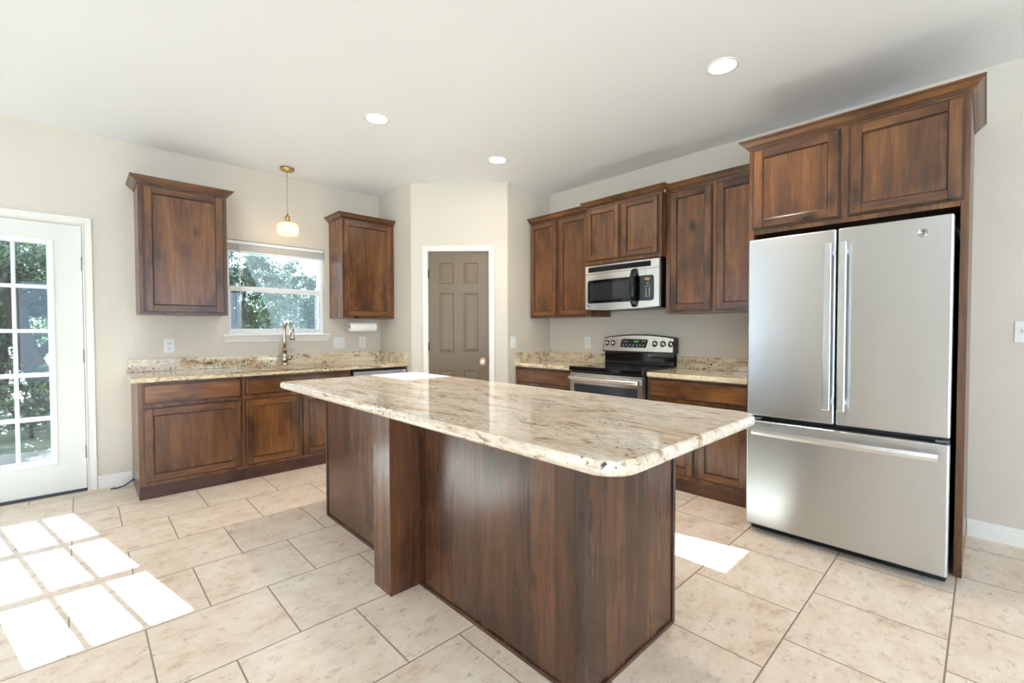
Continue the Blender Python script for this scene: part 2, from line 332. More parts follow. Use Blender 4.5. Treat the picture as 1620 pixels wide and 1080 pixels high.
class MB:
    def __init__(s, fr=WORLD): s.bm = bmesh.new(); s.fr = fr
    def box(s, u0, u1, d0, d1, z0, z1, bev=0.0, mat=0, seg=2):
        vs = [s.bm.verts.new(s.fr(u, d, z)) for u in (u0, u1) for d in (d0, d1) for z in (z0, z1)]
        fs = [s.bm.faces.new([vs[i] for i in q]) for q in ((0, 1, 3, 2), (4, 6, 7, 5), (0, 4, 5, 1), (2, 3, 7, 6), (0, 2, 6, 4), (1, 5, 7, 3))]
        for f in fs: f.material_index = mat
        if bev > 0:
            es = list({e for f in fs for e in f.edges})
            r = bmesh.ops.bevel(s.bm, geom=es, offset=bev, segments=seg, affect='EDGES', profile=.5)
            for f in r['faces']: f.material_index = mat
        return s
    def raw(s, pts, faces, mat=0, smooth=False):
        vs = [s.bm.verts.new(p) for p in pts]
        for f in faces:
            try: q = s.bm.faces.new([vs[i] for i in f])
            except ValueError: continue
            q.material_index = mat; q.smooth = smooth
        return s
    def loops(s, rings, mat=0, cap=True, smooth=True, closed=True):
        """join successive rings of points"""
        n = len(rings[0]); vr = [[s.bm.verts.new(p) for p in r] for r in rings]
        for a, b in zip(vr, vr[1:]):
            for i in range(n if closed else n-1):
                j = (i+1) % n
                f = s.bm.faces.new((a[i], a[j], b[j], b[i])); f.material_index = mat; f.smooth = smooth
        if cap:
            for r in (vr[0], vr[-1]):
                f = s.bm.faces.new(r); f.material_index = mat
        return s
    def tube(s, pts, r, n=10, mat=0, cap=True):
        pts = [Vector(p) for p in pts]; rr = r if isinstance(r, (list, tuple)) else [r]*len(pts)
        rings = []; ref = None
        for i, p in enumerate(pts):
            t = (pts[min(i+1, len(pts)-1)]-pts[max(i-1, 0)]).normalized()
            if ref is None:
                ref = t.orthogonal().normalized()
            ref = (ref-t*ref.dot(t)).normalized(); b = t.cross(ref)
            rings.append([p+rr[i]*(math.cos(a)*ref+math.sin(a)*b) for a in [2*PI*k/n for k in range(n)]])
        return s.loops(rings, mat, cap)
    def lathe(s, c, prof, n=24, mat=0, axis=(0, 0, 1), rib=0.0, ribs=0, cap=True, smooth=True):
        c = Vector(c); ax = Vector(axis).normalized(); a = ax.orthogonal().normalized(); b = ax.cross(a)
        rings = []
        for r, h in prof:
            ring = []
            for k in range(n):
                t = 2*PI*k/n; q = r*(1+rib*math.cos(ribs*t)) if ribs else r
                ring.append(c+ax*h+q*(math.cos(t)*a+math.sin(t)*b))
            rings.append(ring)
        return s.loops(rings, mat, cap, smooth)
    def moulding(s, path, prof, mat=0, dark=()):
        """sweep a closed (out,z) profile along plan points; path items are (u,d,nu,nd): out offset direction"""
        rings = [[s.fr(u+nu*o, d+nd*o, z) for o, z in prof] for u, d, nu, nd in path]
        nf0 = len(s.bm.faces); s.loops(rings, mat, True, False); s.bm.faces.ensure_lookup_table(); n = len(prof)
        for k in range(nf0, nf0+n*(len(path)-1)):
            if (k-nf0) % n in dark: s.bm.faces[k].material_index = 1
        return s
    def slab(s, x0, x1, y0, y1, rads, prof, nseg=8, mat=0):
        """rounded rectangle swept through (inset,z) profile; rads order: (x1,y1),(x0,y1),(x0,y0),(x1,y0)"""
        rings = []
        for ins, z in prof:
            ring = []
            for k, (cx, cy) in enumerate(((x1, y1), (x0, y1), (x0, y0), (x1, y0))):
                R = max(rads[k]-ins, .0008); sx = 1 if cx == x1 else -1; sy = 1 if cy == y1 else -1
                ox = cx-sx*(ins+R); oy = cy-sy*(ins+R)
                for i in range(nseg+1):
                    a = PI/2*k+PI/2*i/nseg
                    ring.append(s.fr(ox+R*math.cos(a), oy+R*math.sin(a), z))
            rings.append(ring)
        return s.loops(rings, mat, True, True)
    def build(s, name, mats, parent=None, origin=None, smooth_angle=None):
        if origin is None: origin = ORG[parent.name] if parent is not None else Vector((0, 0, 0))
        origin = Vector(origin)
        bmesh.ops.recalc_face_normals(s.bm, faces=s.bm.faces[:])
        bmesh.ops.translate(s.bm, verts=s.bm.verts[:], vec=-origin)
        me = bpy.data.meshes.new(name); s.bm.to_mesh(me); s.bm.free()
        for m in (mats if isinstance(mats, (list, tuple)) else [mats]): me.materials.append(m)
        o = bpy.data.objects.new(name, me); COL.objects.link(o)
        if parent is not None: o.parent = parent
        else: o.location = origin
        ORG[o.name] = origin
        return o
ORG = {}
def tag(o, label, cat, group=None):
    o['label'] = label; o['category'] = cat
    if group: o['group'] = group
    return o
def thing(name, loc, label, cat, group=None):
    o = bpy.data.objects.new(name, None); COL.objects.link(o); o.location = loc; o.empty_display_size = .1
    ORG[o.name] = Vector(loc); return tag(o, label, cat, group)
def struct(o): o['kind'] = 'structure'; return o
def sthing(name, loc):
    o = bpy.data.objects.new(name, None); COL.objects.link(o); o.location = loc; o.empty_display_size = .1
    ORG[o.name] = Vector(loc); o['kind'] = 'structure'; return o
def text_mesh(mb, s, size, place, mat=0, depth=.0006):
    """lettering as raised mesh; place(x,y) -> world point, third arg lifts it off the surface"""
    cu = bpy.data.curves.new('lettering', 'FONT'); cu.body = s; cu.size = size; cu.align_x = 'CENTER'; cu.align_y = 'CENTER'; cu.resolution_u = 3
    ob = bpy.data.objects.new('lettering', cu); COL.objects.link(ob)
    dg = bpy.context.evaluated_depsgraph_get(); ev = ob.evaluated_get(dg); me = ev.to_mesh()
    pts = [v.co.copy() for v in me.vertices]; fcs = [tuple(p.vertices) for p in me.polygons]
    ev.to_mesh_clear(); bpy.data.objects.remove(ob); bpy.data.curves.remove(cu)
    mb.raw([place(p.x, p.y) for p in pts], fcs, mat)

# ------------------------------------------------------------------ setting: shell
T = .15
DX0, DX1, DZ1 = -.905, .038, 2.085           # patio door opening
WX0, WX1, WZ0, WZ1 = .997, 1.900, 1.205, 2.112   # kitchen window opening
def box_struct(name, mat, boxes, fr=WORLD):
    mb = MB(fr)
    for b in boxes: mb.box(*b)
    return struct(mb.build(name, mat))
box_struct('floor', m_tile, [(XL-.15, XR+.15, YR-.15, YB, -.12, 0)])
box_struct('ceiling', m_ceil, [(XL-.15, XR+.15, YR-.15, YB+T, ZC, ZC+.12)])
box_struct('wall_back', m_wall, [
    (XL-.15, DX0, YB, YB+T, 0, ZC), (DX0, DX1, YB, YB+T, DZ1, ZC), (DX1, WX0, YB, YB+T, 0, ZC),
    (WX0, WX1, YB, YB+T, 0, WZ0), (WX0, WX1, YB, YB+T, WZ1, ZC), (WX1, XR+.15, YB, YB+T, 0, ZC)])
box_struct('wall_right', m_wall, [(XR, XR+.15, YR-.15, YB, 0, ZC)])
LW = [(-4.4, -.5, .1, 2.5), (3.0, 4.1, .1, 2.4)]      # openings of the unseen left wall (y0,y1,z0,z1)
box_struct('wall_left', m_wall, [(XL-.15, XL, YR-.15, -4.4, 0, ZC), (XL-.15, XL, -.5, 3.0, 0, ZC), (XL-.15, XL, 4.1, YB, 0, ZC)] +
           [(XL-.15, XL, a, b, 0, c) for a, b, c, d in LW] + [(XL-.15, XL, a, b, d, ZC) for a, b, c, d in LW])
box_struct('wall_front', m_wall, [(XL, -1.0, YR-.15, YR, 0, ZC), (3.4, XR, YR-.15, YR, 0, ZC), (-1.0, 3.4, YR-.15, YR, 0, .1), (-1.0, 3.4, YR-.15, YR, 2.4, ZC)])
box_struct('wall_pantry_left', m_wall, [(XS, XS+.1, PA.y-.0, YB, 0, ZC)])
box_struct('wall_pantry_right', m_wall, [(PB.x, XR, YF, YF+.1, 0, ZC)])
DL = (PB-PA).length
PD0, PD1, PDZ = .178, .822, 2.088
box_struct('wall_pantry_front', m_wall, [(0, PD0, -.1, 0, 0, ZC), (PD1, DL, -.1, 0, 0, ZC), (PD0, PD1, -.1, 0, PDZ, ZC)], DIAG)
box_struct('sun_blocker_fin', m_wall, [(-4.6, XL-.1505, 4.86, 5.02, -.2, ZC)])  # unseen fin added outside to keep sun out of the left opening
# frames in the unseen openings
def unseen_window(name, fr, u0, u1, z0, z1, nm):
    mb = MB(fr); fw = .06
    mb.box(u0, u1, -.12, -.04, z0, z0+fw).box(u0, u1, -.12, -.04, z1-fw, z1)
    mb.box(u0, u0+fw, -.12, -.04, z0+fw, z1-fw).box(u1-fw, u1, -.12, -.04, z0+fw, z1-fw)
    for k in range(1, nm):
        uu = u0+(u1-u0)*k/nm; mb.box(uu-.035, uu+.035, -.12, -.04, z0+fw, z1-fw)
    struct(mb.build(name, m_vinyl))
LEFTW = F((XL, 0, 0), (0, 1, 0), (1, 0, 0)); FRONTW = F((0, YR, 0), (1, 0, 0), (0, 1, 0))
unseen_window('window_2', LEFTW, -4.4, -.5, .1, 2.5, 3)
unseen_window('added_window', LEFTW, 3.0, 4.1, .1, 2.4, 1)  # extra opening added to send more light toward the range wall
unseen_window('window_3', FRONTW, -1.0, 3.4, .1, 2.4, 3)
# baseboards
BBP = [(0, 0), (.014, 0), (.014, .062), (.010, .074), (.010, .082), (.005, .094), (0, .1)]
mb = MB(BACK); mb.moulding([(.086, .0003, 0, 1), (.297, .0003, 0, 1)], BBP); struct(mb.build('baseboard_back', m_trim))
mb = MB(RIGHT); mb.moulding([(-.064, .0003, 0, 1), (-YR, .0003, 0, 1)], BBP); struct(mb.build('baseboard_right', m_trim))
# casings
CAS = [(0, 0), (.018, .0), (.018, .008), (.012, .014), (.012, .045), (.016, .050), (.016, .062), (.008, .066), (0, .066)]
def casing(name, fr, u0, u1, zt, wd, top=True):
    """mitred casing round an opening: inner edge u0..u1, top zt, width wd; profile (out, across)"""
    k = wd/.066; mb = MB(fr)
    path = []
    rings = []
    for (uu, zz, du, dz) in ((u0, 0.0, -1, 0), (u0, zt, -1, 1), (u1, zt, 1, 1), (u1, 0.0, 1, 0)):
        rings.append([fr(uu+du*a*k, o+.0003, zz+dz*a*k) for o, a in CAS])
    mb.loops(rings, 0, True, False)
    return struct(mb.build(name, m_trim))
casing('trim_1', BACK, DX0+.012, .026, 2.079, .059)
casing('trim_2', DIAG, .180, .820, 2.086, .058)

# ------------------------------------------------------------------ patio door (door_1)
d1 = sthing('door_1', (-.433, YB+.045, .02))
SX0, SX1, SZ0, SZ1 = -.889, .022, .022, 2.072
GX0, GX1, GZ0, GZ1 = -.695, -.171, .278, 1.905
dy0, dy1 = YB+.006, YB+.050
mb = MB()
mb.box(SX0, GX0-.03, dy0, dy1, SZ0, SZ1).box(GX1+.03, SX1, dy0, dy1, SZ0, SZ1)
mb.box(GX0-.03, GX1+.03, dy0, dy1, SZ0, GZ0-.03).box(GX0-.03, GX1+.03, dy0, dy1, GZ1+.03, SZ1)
mb.build('door_slab', m_door, d1)
mb = MB()
for a, b, c, d in ((GX0-.04, GX0, GZ0-.04, GZ1+.04), (GX1, GX1+.04, GZ0-.04, GZ1+.04), (GX0, GX1, GZ0-.04, GZ0), (GX0, GX1, GZ1, GZ1+.04)):
    mb.box(a, b, dy0-.010, dy1+.006, c, d, .005)
    ix0, ix1, iz0, iz1 = (a-.0, b, c, d)
pw = (GX1-GX0-2*.0215)/3; ph = (GZ1-GZ0-4*.0285)/5
bars = [(GX0+pw*(k+1)+.0215*k, GX0+pw*(k+1)+.0215*(k+1), GZ0, GZ1) for k in range(2)]
mb2 = MB()
for a, b, c, d in bars: mb2.box(a, b, YB+.008, YB+.056, c, d, .004)
for k in range(4):
    z = GZ0+ph*(k+1)+.0285*k
    mb2.box(GX0, GX1, YB+.0085, YB+.0555, z, z+.0285, .004)
mb.build('glazing_frame', m_vinyl, d1); mb2.build('muntin_grid', m_vinyl, d1)
mb = MB(); mb.box(GX0-.004, GX1+.004, YB+.029, YB+.033, GZ0-.004, GZ1+.004); mb.build('glass', m_pane_door, d1)
mb = MB(); mb.box(SX0, SX1+.012, YB-.004, YB+.10, .0005, .021, .002); mb.build('threshold', m_rubber, d1)
for z in (1.78, 1.06, .31):
    mb = MB(); c = Vector((.0245, YB-.004, z)); mb.tube([c+Vector((0, 0, -.05)), c+Vector((0, 0, .05))], .0065, 8)
    mb.box(.018, .033, YB-.0015, YB+.004, z-.05, z+.05)
    mb.build('hinge', m_hinge, d1)
# jambs close the gap round the slab
mb = MB()
mb.box(DX0, SX0-.003, YB+.001, YB+T, 0, DZ1).box(SX1+.003, DX1, YB+.004, YB+T, 0, DZ1).box(SX0-.003, SX1+.003, YB+.004, YB+T, SZ1+.003, DZ1)
mb.build('jamb', m_trim, d1)
mb = MB(); mb.box(SX1-.012, SX1+.0029, dy1+.0005, dy1+.02, .022, SZ1+.0029).box(SX0-.0029, SX0+.012, dy1+.0005, dy1+.02, .022, SZ1+.0029).box(SX0+.012, SX1-.012, dy1+.0005, dy1+.02, SZ1-.012, SZ1+.0029)
mb.build('weatherstrip', m_rubber, d1)

# ------------------------------------------------------------------ pantry door (door_2)
d2 = sthing('door_2', tuple(DIAG(.5, -.02, .01)))
mb = MB(DIAG)
pu0, pu1, pz0, pz1 = .184, .816, .012, 2.082
cols = ((.297, .448), (.553, .705)); rows = ((.25, .832), (1.02, 1.647), (1.746, 1.965))
us = [pu0, cols[0][0], cols[0][1], cols[1][0], cols[1][1], pu1]; zs = [pz0, rows[0][0], rows[0][1], rows[1][0], rows[1][1], rows[2][0], rows[2][1], pz1]
for i in range(5):
    for j in range(7):
        if not (i in (1, 3) and j in (1, 3, 5)):
            mb.box(us[i], us[i+1], -.04, -.005, zs[j], zs[j+1])
slab = mb.build('door_slab', m_brown, d2)
for (a, b) in cols:
    for (c, d) in rows:
        mb = MB(DIAG)
        R = lambda i, dd: [DIAG(a+i, dd, c+i), DIAG(b-i, dd, c+i), DIAG(b-i, dd, d-i), DIAG(a+i, dd, d-i)]
        mb.loops([R(0, -.005), R(.010, -.013), R(.016, -.013), R(.040, -.006), R(.041, -.006)], 0, False, False)
        r = [mb.bm.verts.new(p) for p in R(.041, -.006)]; mb.bm.faces.new(r)
        mb.build('panel', m_brown, d2)
mb = MB(DIAG); mb.box(PD0, pu0-.002, -.1, -.001, 0, PDZ).box(pu1+.002, PD1, -.1, -.001, 0, PDZ).box(pu0-.002, pu1+.002, -.1, -.001, pz1+.002, PDZ)
mb.build('jamb', m_trim, d2)
for z in (1.85, 1.087, .25):
    mb = MB(DIAG); c = DIAG(.183, .004, z); mb.tube([c+Vector((0, 0, -.045)), c+Vector((0, 0, .045))], .0065, 8); mb.build('hinge', m_hinge_dark, d2)
kd = tuple(DIAG.d)
mb = MB(DIAG)
pl = [(math.cos(t)*.032*(1+.18*abs(math.sin(2*t))), math.sin(t)*.044*(1+.12*abs(math.sin(2*t)))) for t in [2*PI*k/32 for k in range(32)]]
mb.loops([[DIAG(.752+x*s, dd, .925+y*s) for x, y in pl] for s, dd in ((1, -.005), (1, -.002), (.85, .001))], 0)
kn = mb.build('knob_plate', m_brass, d2)
mb = MB(); mb.lathe(DIAG(.752, 0, .925), [(.008, 0), (.009, .02), (.019, .026), (.026, .038), (.026, .048), (.017, .058), (.006, .060)], 10, 0, kd, smooth=False)
mb.build('knob', simple('cut_glass_knob', srgb(235, 238, 240), .08, .0), d2)
mb = MB(DIAG); mb.box(.812, .8175, -.03, -.0035, .89, .96); mb.build('latch_plate', m_hinge_dark, d2)

# ------------------------------------------------------------------ kitchen window (window_1)
w1 = sthing('window_1', (1.45, YB+.09, WZ0+.02))
fy0, fy1 = YB+.062, YB+.130
mb = MB()
zb = 1.2255
mb.box(WX0, 1.022, fy0, fy1, zb, WZ1, .003).box(1.872, WX1, fy0, fy1, zb, WZ1, .003)
mb.box(1.022, 1.872, fy0, fy1, WZ1-.035, WZ1, .003).box(1.022, 1.872, fy0, fy1, zb, zb+.02, .003)
mb.build('outer_frame', m_vinyl, w1)
mb = MB()      # lower sash, nearer the room
mb.box(1.022, 1.040, fy0+.004, fy0+.030, 1.2455, 1.685, .003).box(1.852, 1.872, fy0+.004, fy0+.030, 1.2455, 1.685, .003)
mb.box(1.040, 1.852, fy0+.004, fy0+.030, 1.2455, 1.277, .003).box(1.040, 1.852, fy0+.002, fy0+.030, 1.636, 1.685, .003)
mb.build('lower_sash', m_vinyl, w1)
mb = MB()
mb.box(1.022, 1.036, fy0+.034, fy0+.058, 1.640, WZ1-.035).box(1.858, 1.872, fy0+.034, fy0+.058, 1.640, WZ1-.035).box(1.036, 1.858, fy0+.034, fy0+.058, 1.640, 1.672).box(1.036, 1.858, fy0+.034, fy0+.058, 2.055, WZ1-.035)
mb.build('upper_sash', m_vinyl, w1)
mb = MB(); mb.box(1.038, 1.854, fy0+.015, fy0+.018, 1.275, 1.638); mb.build('glass', m_pane, w1)
mb = MB(); mb.box(1.034, 1.860, fy0+.044, fy0+.047, 1.670, 2.057); mb.build('glass', m_pane, w1)
mb = MB(); mb.box(1.022, 1.872, fy0+.0635, fy0+.0645, 1.246, 2.077); mb.build('insect_screen', m_screen, w1)
mb = MB()
mb.box(WX0+.001, WX1-.001, YB, fy0-.001, WZ0+.0005, 1.225).box(.953, 1.941, YB-.045, YB-.0003, WZ0, 1.225, .005)
mb.build('stool', m_trim, w1)
mb = MB(BACK)
AP = [(0, 1.1485), (.008, 1.1485), (.013, 1.156), (.015, 1.172), (.024, 1.186), (.024, 1.2035), (0, 1.2035)]
mb.loops([[BACK(u+du*o, .0003+o, z) for o, z in AP] for u, du in ((.978, -.6), (1.921, .6))], 0, True, False)
mb.build('apron', m_trim, w1)

# blind gathered at the top of the window
bl = thing('window_blind', (1.45, YB+.03, 2.0), 'white slatted window blind pulled up to the top of the kitchen window', 'blind')
mb = MB(); mb.box(1.003, 1.894, YB+.010, YB+.052, 2.078, 2.108, .003); mb.build('headrail', m_vinyl, bl)
mb = MB()
for k in range(11): mb.box(1.007, 1.890, YB+.008, YB+.054, 2.016+k*.0052, 2.0185+k*.0052)
mb.build('slat_stack', m_blind, bl)
mb = MB(); mb.box(1.006, 1.891, YB+.009, YB+.053, 2.001, 2.013, .003); mb.build('bottom_rail', m_vinyl, bl)
mb = MB(); mb.tube([(1.105, YB-.002, 2.08), (1.103, YB-.004, 1.30)], .0045, 8); mb.build('tilt_wand', m_vinyl, bl)

# ------------------------------------------------------------------ cabinets
def cab_door(parent, fr, u0, u1, z0, z1, df, hmat, vmat=None, sw=.060, name='door'):
    """recessed-panel door standing on the face at depth df; stepped outer edge, beaded inner edge"""
    vmat = vmat or wood_z
    mb = MB(fr)
    # thin outer step
    e = .010
    for a, b, c, d, m in ((u0, u0+sw, z0, z1, 0), (u1-sw, u1, z0, z1, 0), (u0+sw, u1-sw, z0, z0+sw, 1), (u0+sw, u1-sw, z1-sw, z1, 1)):
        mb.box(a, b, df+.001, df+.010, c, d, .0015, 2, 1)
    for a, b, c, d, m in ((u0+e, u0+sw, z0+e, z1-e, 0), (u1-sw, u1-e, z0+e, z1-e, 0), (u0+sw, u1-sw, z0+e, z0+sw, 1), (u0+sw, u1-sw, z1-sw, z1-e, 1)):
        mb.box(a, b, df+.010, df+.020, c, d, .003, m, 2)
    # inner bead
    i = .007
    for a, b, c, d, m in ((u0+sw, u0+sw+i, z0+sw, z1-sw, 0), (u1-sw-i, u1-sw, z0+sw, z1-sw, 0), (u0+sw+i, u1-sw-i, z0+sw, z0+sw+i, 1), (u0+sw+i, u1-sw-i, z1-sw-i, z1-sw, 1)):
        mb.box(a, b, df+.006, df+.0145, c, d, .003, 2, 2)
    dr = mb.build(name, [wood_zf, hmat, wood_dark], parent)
    mb = MB(fr); mb.box(u0+sw-.004, u1-sw+.004, df+.003, df+.0085, z0+sw-.004, z1-sw+.004); mb.build('center_panel', vmat, dr)
    return dr
def drawer_front(parent, fr, u0, u1, z0, z1, df, hmat, name='drawer_front'):
    mb = MB(fr)
    mb.box(u0, u1, df+.001, df+.012, z0, z1, .0015, 1, 1)
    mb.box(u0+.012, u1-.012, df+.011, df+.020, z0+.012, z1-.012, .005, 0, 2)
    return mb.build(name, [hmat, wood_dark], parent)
def crown(parent, fr, path, z, hmat, h=.053, out=.05):
    P = [(0, 0), (.005, 0), (.007, .006), (.012, .009), (.013, .014), (.020, .018), (.028, .026), (.038, .036), (.043, .039), (.044, .044), (.05, .046), (.05, .053), (0, .053)]
    P = [(a*out/.05, z+b*h/.053) for a, b in P]
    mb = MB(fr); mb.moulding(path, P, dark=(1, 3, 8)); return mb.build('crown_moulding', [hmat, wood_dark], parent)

DU = .33        # wall cabinet depth
# left of the window
wc = thing('wall_cabinet', (.64, YB-.165, 1.39), 'brown single-door wall cabinet between patio door and kitchen window', 'cabinet')
mb = MB(BACK); mb.box(.342, .936, .001, DU, 1.388, 2.410, .002); mb.build('carcass', wood_z, wc)
cab_door(wc, BACK, .366, .912, 1.402, 2.394, DU, wood_x)
crown(wc, BACK, [(.342, .001, -1, 0), (.342, DU, -1, 1), (.936, DU, 1, 1), (.936, .001, 1, 0)], 2.403, wood_x)
# right of the window
wc = thing('wall_cabinet', (2.24, YB-.165, 1.39), 'brown single-door wall cabinet right of kitchen window, over the paper towels', 'cabinet')
mb = MB(BACK); mb.box(1.947, 2.531, .001, DU, 1.385, 2.410, .002); mb.build('carcass', wood_z, wc)
cab_door(wc, BACK, 1.957, 2.500, 1.402, 2.394, DU, wood_x)
crown(wc, BACK, [(1.947, .001, -1, 0), (1.947, DU, -1, 1), (2.531, DU, 0, 1)], 2.403, wood_x)

# base units on the back wall
DB = YB-4.295
bc = thing('base_cabinet', (.64, YB-.29, 0), 'brown base cabinet with one wide drawer over one door, nearest the patio door', 'cabinet')
mb = MB(BACK); mb.box(.300, .9805, .001, DB, .098, .872, .001); mb.build('carcass', wood_z, bc)
mb = MB(BACK); mb.box(.300, .9805, .02, DB-.004, 0, .098); mb.build('toe_board', wood_toe_x, bc)
drawer_front(bc, BACK, .327, .970, .706, .860, DB, wood_x)
cab_door(bc, BACK, .327, .970, .122, .682, DB, wood_x)
bc = thing('base_cabinet', (1.45, YB-.29, 0), 'brown two-door sink base cabinet under the faucet', 'cabinet')
mb = MB(BACK); mb.box(.9815, 1.915, .001, .002, .098, .872).box(.9815, 1.0, .002, DB, .098, .872).box(1.897, 1.915, .002, DB, .098, .872).box(1.0, 1.897, DB-.02, DB, .098, .872).box(1.0, 1.897, .002, DB-.02, .098, .116)
mb.build('carcass', wood_z, bc)
mb = MB(BACK); mb.box(.9815, 1.915, .02, DB-.004, 0, .098); mb.build('toe_board', wood_toe_x, bc)
drawer_front(bc, BACK, .992, 1.895, .712, .860, DB, wood_x, 'false_front')
cab_door(bc, BACK, .992, 1.437, .122, .682, DB, wood_x)
cab_door(bc, BACK, 1.452, 1.895, .122, .682, DB, wood_x)
# dishwasher
dw = thing('dishwasher', (2.22, YB-.29, 0), 'stainless steel dishwasher under the back counter by the pantry wall', 'dishwasher')
mb = MB(BACK); mb.box(1.925, 2.523, .03, DB-.03, .0, .868); mb.build('tub', m_black, dw)
mb = MB(BACK); mb.box(1.933, 2.517, DB-.028, DB+.018, .115, .848, .004); dd = mb.build('door', m_steel_x, dw)
mb = MB(BACK); mb.box(1.96, 2.49, DB+.018, DB+.040, .770, .812, .008).box(1.965, 1.985, DB+.0185, DB+.022, .75, .77); mb.build('handle', m_steel_x, dd)
mb = MB(BACK); mb.box(1.933, 2.517, DB-.028, DB+.012, .850, .867, .002); mb.build('control_strip', m_black, dw)

# back worktop with a cut-out for the sink
def worktop_edge(y_front):
    return y_front
ct = thing('worktop', (1.4, YB-.3, .874), 'speckled cream granite worktop along the window wall around the sink', 'worktop')
mb = MB(BACK)
cx0, cx1, cd = .262, 2.531, YB-4.262
sx0, sx1, sd0, sd1 = 1.02, 1.80, .14, .545
bm = mb.bm
def ring(z, a0, a1, b0, b1): return [bm.verts.new(BACK(u, d, z)) for u, d in ((a0, b0), (a1, b0), (a1, b1), (a0, b1))]
ot, ob_, it, ib = ring(.914, cx0, cx1, .001, cd), ring(.874, cx0, cx1, .001, cd), ring(.914, sx0, sx1, sd0, sd1), ring(.874, sx0, sx1, sd0, sd1)
for i in range(4):
    j = (i+1) % 4
    bm.faces.new((ot[i], ot[j], it[j], it[i])); bm.faces.new((ob_[i], ob_[j], ib[j], ib[i]))
    bm.faces.new((ot[i], ot[j], ob_[j], ob_[i])); bm.faces.new((it[i], it[j], ib[j], ib[i]))
bm.edges.ensure_lookup_table()
ee = [e for e in bm.edges if {e.verts[0], e.verts[1]} in ({ot[2], ot[3]}, {ob_[2], ob_[3]}, {ot[3], ot[0]}, {ob_[3], ob_[0]})]
bmesh.ops.bevel(bm, geom=ee, offset=.011, segments=4, affect='EDGES', profile=.5)
mb.build('slab', granite_x, ct)
mb = MB(BACK); mb.box(.283, XS-.022, .001, .02, .9145, 1.020, .002); mb.build('backsplash', granite_x, ct)
mb = MB(); mb.box(XS-.0215, XS-.001, 4.268, YB-.001, .9145, 1.020, .002); mb.build('backsplash', granite_x, ct)
# sink bowl
sk = MB(BACK)
def rr(u0, u1, d0, d1, z, r, n=5):
    pts = []
    for k, (cu, cdd) in enumerate(((u1, d1), (u0, d1), (u0, d0), (u1, d0))):
        su = 1 if cu == u1 else -1; s2 = 1 if cdd == d1 else -1
        for i in range(n+1):
            a = PI/2*k+PI/2*i/n; pts.append(BACK(cu-su*r+r*math.cos(a), cdd-s2*r+r*math.sin(a), z))
    return pts
sk.loops([rr(1.008, 1.812, .128, .553, .868, .02), rr(1.008, 1.812, .128, .553, .873, .02), rr(1.026, 1.794, .146, .539, .873, .03), rr(1.030, 1.790, .15, .535, .70, .04), rr(1.06, 1.76, .18, .505, .685, .05)], 0, False)
v = [sk.bm.verts.new(p) for p in rr(1.06, 1.76, .18, .505, .685, .05)]; sk.bm.faces.new(v)
so = sk.build('kitchen_sink', simple('sink_composite', srgb(168, 140, 104), .3), None, BACK(1.41, .34, .69))
tag(so, 'undermount sink set into the granite below the kitchen window', 'sink')
# faucet
FX, FY = 1.463, 4.785
fa = thing('faucet', (FX, FY, .914), 'champagne bronze gooseneck faucet standing behind the sink', 'faucet')
mb = MB(); mb.lathe((FX, FY, .9145), [(.030, 0), (.030, .010), (.025, .014), (.024, .030), (.030, .038), (.033, .055), (.030, .075), (.024, .088), (.021, .10), (.021, .150), (.024, .152), (.024, .160), (.018, .164)], 20)
mb.build('base', m_champ, fa)
dirf = Vector((.12, -.99, 0)).normalized()
arc = []
for k in range(0, 13):
    a = PI*k/12*1.02; arc.append(Vector((FX, FY, 1.255))+dirf*(.085-.085*math.cos(a))+Vector((0, 0, .085*math.sin(a))))
mb = MB(); mb.tube([(FX, FY, 1.07), (FX, FY, 1.16), (FX, FY, 1.24)]+arc, .0155, 14); mb.build('gooseneck', m_champ, fa)
e = arc[-1]; mb = MB(); mb.tube([e+Vector((0, 0, .004)), e+Vector((0, 0, -.012)), e+Vector((0, 0, -.014)), e+Vector((0, 0, -.055)), e+Vector((0, 0, -.085))], [.016, .016, .019, .021, .025], 14); mb.build('spray_head', m_champ, fa)
mb = MB(); mb.tube([(FX+.015, FY-.02, .985), (FX+.042, FY-.035, .988), (FX+.052, FY-.04, .99)], [.020, .022, .014], 12); mb.tube([(FX+.05, FY-.038, .99), (FX+.056, FY-.04, 1.02), (FX+.060, FY-.042, 1.075)], [.008, .0065, .008], 10)
mb.build('lever', m_champ, fa)

# ------------------------------------------------------------------ right wall run
DR = XR-3.364; EDG = XR-3.332
bc = thing('base_cabinet', (XR-.29, 3.05, 0), 'brown base cabinet left of the range, in the pantry corner', 'cabinet')
mb = MB(RIGHT); mb.box(-3.458, -2.6795, .001, DR, .098, .872, .001); mb.build('carcass', wood_z, bc)
mb = MB(RIGHT); mb.box(-3.458, -2.6795, .02, DR-.004, 0, .098); mb.build('toe_board', wood_toe_y, bc)
drawer_front(bc, RIGHT, -3.445, -2.692, .712, .860, DR, wood_y)
cab_door(bc, RIGHT, -3.445, -3.076, .122, .690, DR, wood_y); cab_door(bc, RIGHT, -3.061, -2.692, .122, .690, DR, wood_y)
bc = thing('base_cabinet', (XR-.29, 1.5, 0), 'brown base cabinet between the range and the refrigerator', 'cabinet')
mb = MB(RIGHT); mb.box(-1.914, -1.112, .001, DR, .098, .872, .001); mb.build('carcass', wood_z, bc)
mb = MB(RIGHT); mb.box(-1.914, -1.112, .02, DR-.004, 0, .098); mb.build('toe_board', wood_toe_y, bc)
drawer_front(bc, RIGHT, -1.895, -1.130, .714, .862, DR, wood_y)
cab_door(bc, RIGHT, -1.895, -1.521, .130, .690, DR, wood_y); cab_door(bc, RIGHT, -1.495, -1.130, .130, .690, DR, wood_y)
